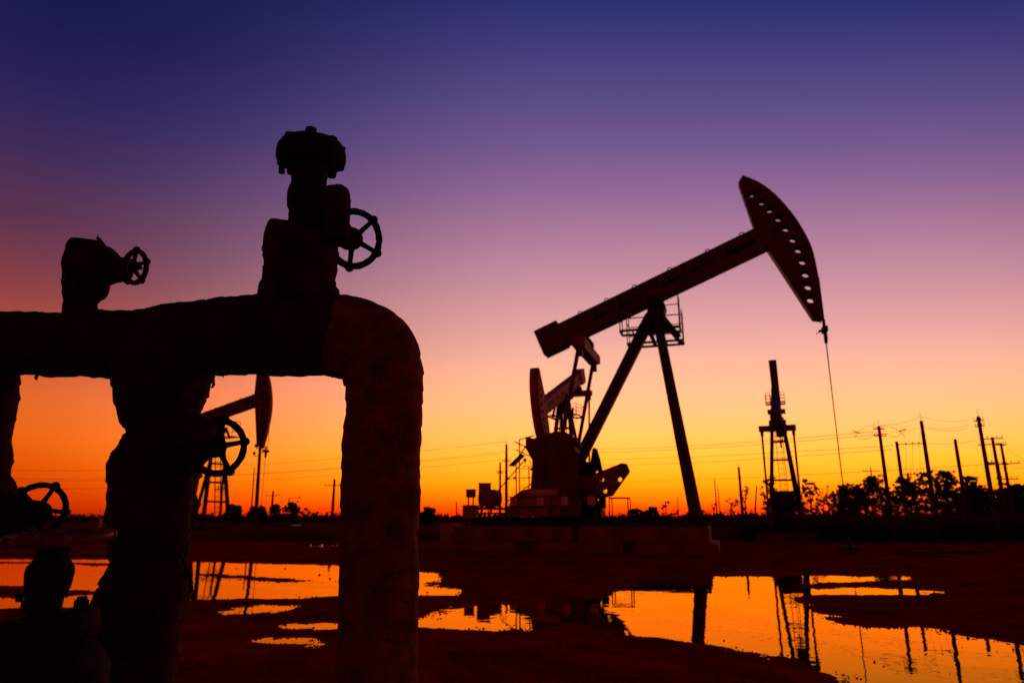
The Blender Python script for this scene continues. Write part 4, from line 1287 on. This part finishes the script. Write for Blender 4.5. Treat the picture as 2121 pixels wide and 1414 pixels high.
fr = frays(MB(), [(75, 776, 2.55, 12, .1, 1), (90, 776, 2.55, 8, .9, .2), (460, 773, 2.45, 8, -.2, 1)], 8)
manpart('loose_thread', fr, 'wrap')

# ---- valve standing on the header, with blind flange and handwheel
tv = thing('gate_valve', 'tallest valve on the pipe, blind flange on top and spoked wheel at its right', 'valve', at(630, 600, 2.42), 0, 'valves on the pipes')


def vpart(par, name, g, mat):
    o = g.build(name, M[mat])
    o.parent = par; o.matrix_parent_inverse = Matrix.Translation(-par.location)
    return o


collar = wrapped([(622, 640, 80, 2.42), (619, 610, 82, 2.42), (619, 585, 75, 2.42), (622, 555, 74, 2.42), (624, 525, 76, 2.42), (622, 500, 73, 2.42), (626, 486, 66, 2.42), (628, 482, 50, 2.42)], .007, .005, .05, 7)
frays(collar, [(557, 495, 2.42, 10, -.8, -.2), (690, 500, 2.40, 12, .6, .4), (568, 484, 2.42, 8, -.3, -1)], 3)
for bx, by in ((572, 486), (600, 484)):
    collar.ball(at(bx, by, 2.38), metres(9, at(bx, by, 2.38)))
vpart(tv, 'wrapped_collar', collar, 'wrap')
neck = wrapped([(634, 500, 38, 2.42), (635, 440, 36, 2.42), (636, 434, 36, 2.42), (636, 428, 39, 2.42), (637, 400, 39, 2.42), (639, 388, 35, 2.42), (641, 360, 36, 2.42), (643, 330, 37, 2.42)], .003, .0015, .03, 8, n=48)
vpart(tv, 'valve_neck', neck, 'iron')
# blind flange, seen from below: stacked discs with bolts
fc = at(645, 326, 2.42); kf = metres(1, fc)
axf = Vector((-.02, -.06, 1)).normalized()
g = MB()
g.tube([fc + axf * h * kf for h in (-24, -17, -10, -6, 9, 10.5, 11.5, 13, 26, 30)], [r * kf for r in (48, 58, 67, 70, 70, 68, 68, 69, 63, 52)], 40)
fl = vpart(tv, 'blind_flange', g, 'iron')
ex = Vector((1, 0, 0)); ex = (ex - axf * ex.dot(axf)).normalized(); ey = axf.cross(ex)
for i in range(8):
    a = R(-76 + 45 * i); d = (ex * math.cos(a) + ey * math.sin(a)) * 57 * kf
    lo = {1: -52, 6: -40}.get(i, -20); hi = 36 if i == 0 else 29
    g = MB(); g.tube([fc + d + axf * lo * kf, fc + d + axf * hi * kf], [6.5 * kf] * 2, 10); g.tube([fc + d + axf * 22 * kf, fc + d + axf * (hi - 1) * kf], [12 * kf, 11 * kf], 6, smooth=False); g.tube([fc + d + axf * -22 * kf, fc + d + axf * -8 * kf], [10 * kf, 12 * kf], 6, smooth=False)
    b = vpart(tv, 'bolt', g, 'iron'); b.parent = fl; b.matrix_parent_inverse = Matrix()
bon = wrapped([(692, 391, 14, 2.38), (692, 393, 24, 2.38), (693, 398, 29, 2.38), (694, 408, 30, 2.38), (696, 420, 29, 2.37), (699, 450, 26, 2.35), (698, 480, 27, 2.35), (700, 498, 24, 2.35), (700, 506, 12, 2.35)], .004, .002, .03, 9, n=48)
vpart(tv, 'wrapped_bonnet', bon, 'wrap')
arm = MB(); arm.rod(at(690, 490, 2.40), at(728, 493, 2.43), metres(20, fc), 20); arm.rod(at(660, 470, 2.42), at(700, 470, 2.38), metres(34, fc), 20)
vpart(tv, 'stem_housing', arm, 'iron')
hw, *_ = handwheel(None, 734, 495, 2.46, 56, 24, 0, 47, mat='iron', rim_px=7, hub_px=20, knob_px=9.5, hub_back=6)
hw.parent = tv; hw.matrix_parent_inverse = Matrix.Translation(-tv.location)

# ---- valve wrapped into the branch pipe
bv = thing('gate_valve', 'valve wrapped into the middle pipe, its spoked wheel in front of the far pumpjack', 'valve', at(400, 925, 2.45), 0, 'valves on the pipes')
g = wrapped([(330, 915, 84, 2.46), (372, 912, 72, 2.44), (400, 910, 54, 2.42), (418, 914, 44, 2.41), (428, 920, 30, 2.41), (432, 921, 8, 2.41)], .010, .005, .05, 12, n=60)
vpart(bv, 'wrapped_bonnet', g, 'wrap')
g = MB(); g.rod(at(415, 920, 2.42), at(440, 922, 2.44), metres(22, at(440, 922, 2.3)), 18)
vpart(bv, 'stem_housing', g, 'iron')
hw, *_ = handwheel(None, 453, 925, 2.46, 54, 24, 0, 13, mat='iron', rim_px=7, hub_px=19, knob_px=10, hub_back=7)
hw.parent = bv; hw.matrix_parent_inverse = Matrix.Translation(-bv.location)

# ---- small valve on top of the header at the left
sv = thing('gate_valve', 'small rag-wrapped valve with a little wheel on top of the pipe at the left', 'valve', at(170, 645, 2.54), 0, 'valves on the pipes')
g = wrapped([(166, 668, 34, 2.54), (166, 645, 33, 2.54), (167, 620, 31, 2.54), (170, 590, 36, 2.54), (175, 560, 38, 2.54), (178, 535, 38, 2.54), (178, 512, 35, 2.54), (178, 503, 29, 2.54), (180, 500, 14, 2.54)], .006, .004, .04, 21, n=56)
frays(g, [(203, 497, 2.53, 12, .1, -1), (207, 500, 2.53, 10, -.3, -1), (153, 506, 2.54, 6, -.8, -.3), (198, 630, 2.54, 14, .3, 1)], 9)
g.bar(at(196, 500, 2.53), at(210, 512, 2.52), .02, .012); g.bar(at(204, 494, 2.53), at(222, 518, 2.52), .014, .010)
vpart(sv, 'wrapped_body', g, 'wrap')
g = wrapped([(170, 550, 44, 2.52), (200, 548, 46, 2.49), (222, 554, 36, 2.46), (240, 558, 27, 2.44), (258, 561, 23, 2.42), (264, 562, 10, 2.42)], .007, .004, .035, 22, n=52)
g2 = wrapped([(185, 560, 34, 2.52), (196, 585, 28, 2.52), (202, 605, 20, 2.52), (199, 622, 9, 2.52), (197, 630, 3, 2.52)], .006, .003, .04, 23, n=40)
frays(g2, [(198, 626, 2.52, 6, .1, 1)], 4)
vpart(sv, 'wrapped_bonnet', g, 'wrap'); vpart(sv, 'rag_fold', g2, 'wrap')
hw, *_ = handwheel(None, 281, 553, 2.38, 33, 54, 0, 97, mat='wrap', rim_px=5.5, hub_px=13, knob_px=7.5, hub_back=6)
hw.parent = sv; hw.matrix_parent_inverse = Matrix.Translation(-sv.location)

# ---- valve on the pipe at the left edge
ev = thing('gate_valve', 'valve at the left edge with an upright spoked wheel above the flat wheel', 'valve', at(20, 1065, 2.6), 0, 'valves on the pipes')
g = wrapped([(-40, 1062, 70, 2.6), (0, 1062, 46, 2.58), (26, 1062, 40, 2.56), (34, 1064, 36, 2.55)], .008, .005, .05, 31, n=56)
vpart(ev, 'wrapped_body', g, 'wrap')
g = MB(); c0, c1 = at(20, 1068, 2.58), at(82, 1063, 2.46)
g.tube([c0, c0.lerp(c1, .3)], [metres(34, c0)] * 2, 8, smooth=False); g.tube([c0.lerp(c1, .3), c1], [metres(29, c0), metres(24, c0)], 20)
vpart(ev, 'stem_housing', g, 'iron')
hw, *_ = handwheel(None, 82, 1054, 2.58, 49, 20, 0, 65, mat='iron', rim_px=6, hub_px=15, knob_px=8.5, hub_back=6)
hw.parent = ev; hw.matrix_parent_inverse = Matrix.Translation(-ev.location)

# ---- nearest valve, flat wheel on top of a flanged body
YF = 2.1
fv = thing('gate_valve', 'nearest valve with a flat rusty wheel on top, at the lower left', 'valve', at(100, 1262, YF), 0, 'valves on the pipes')
c = at(110, 1112, YF); k = metres(1, c)
cz = lambda py: at(110, py, YF).z
cx = lambda px: at(px, 1180, YF).x
g = MB()
prof = [(1122, 22), (1130, 29), (1150, 30), (1160, 34), (1172, 42), (1185, 44), (1215, 41), (1232, 36), (1240, 32), (1276, 30)]
g.tube([(cx(104), YF, cz(py)) for py, r in prof], [r * k for py, r in prof], 26)
for px in (60, 138):
    g.tube([(cx(px), YF - .02, cz(1225)), (cx(px), YF - .02, cz(1244))], [8 * k, 6 * k], 10)
vpart(fv, 'yoke', g, 'iron')
zt = cz(1270)
g = wrapped([(88, 1270, 50, YF), (88, 1272, 86, YF), (88, 1275, 98, YF), (88, 1285, 102, YF), (88, 1325, 103, YF), (88, 1336, 96, YF), (88, 1342, 84, YF)], .004, .001, .06, 41, step=.003, n=60)
fl = vpart(fv, 'bonnet_flange', g, 'iron')
for i in range(4):
    a = R(45 + 90 * i); p = Vector((cx(90) + math.cos(a) * 78 * k, YF + math.sin(a) * 78 * k, zt))
    g = MB(); g.tube([p - Vector((0, 0, .004)), p + Vector((0, 0, 20 * k))], [16 * k] * 2, 6, smooth=False); g.tube([p + Vector((0, 0, 19 * k)), p + Vector((0, 0, 27 * k))], [11 * k, 9 * k], 10)
    b = vpart(fv, 'nut', g, 'iron'); b.parent = fl; b.matrix_parent_inverse = Matrix()
g = wrapped([(90, 1330, 82, YF), (90, 1350, 92, YF), (94, 1390, 108, YF), (96, 1450, 116, YF), (92, 1530, 112, YF), (90, 1620, 96, YF), (88, 1720, 90, YF), (88, 1820, 90, YF)], .014, .006, .09, 42, n=60)
vpart(fv, 'valve_body', g, 'iron')
g = wrapped([(-260, 1440, 70, YF), (-120, 1440, 74, YF), (0, 1436, 78, YF), (60, 1434, 70, YF)], .012, .005, .08, 43, n=56)
vpart(fv, 'side_port', g, 'iron')
# flat wheel
rng = random.Random(4)
rr = 93 * k; tl = Vector((-.03, -.10, 1)).normalized(); fx = Vector((1, 0, .03)).normalized(); fy = tl.cross(fx)
wc = Vector((cx(112), YF, cz(1112)))
g = MB(); g.tube([wc + (fx * math.cos(a) + fy * math.sin(a)) * rr * (1 + .012 * math.cos(5 * a)) for a in np.linspace(0, 6.2832, 50, endpoint=False)], [9 * k * rng.uniform(.88, 1.12) for _ in range(50)], 10, closed=True)
hw = vpart(fv, 'handwheel', g, 'wheel')
for i in range(5):
    a = R(20 + 72 * i); d = fx * math.cos(a) + fy * math.sin(a)
    g = MB(); g.tube([wc + d * 12 * k - tl * 6 * k, wc + d * rr * .6 - tl * 5 * k, wc + d * rr], [8 * k, 6.5 * k, 8 * k], 8)
    o = vpart(fv, 'spoke', g, 'wheel'); o.parent = hw; o.matrix_parent_inverse = Matrix()
    g = MB(); g.ball(wc + d * rr * 1.02, 12 * k, seg=10)
    o = vpart(fv, 'knob', g, 'wheel'); o.parent = hw; o.matrix_parent_inverse = Matrix()
g = MB(); g.tube([wc - tl * 14 * k, wc + tl * 2 * k], [20 * k, 17 * k], 16); g.tube([wc, wc + tl * 12 * k], [10 * k] * 2, 6, smooth=False)
o = vpart(fv, 'hub', g, 'wheel'); o.parent = hw; o.matrix_parent_inverse = Matrix()
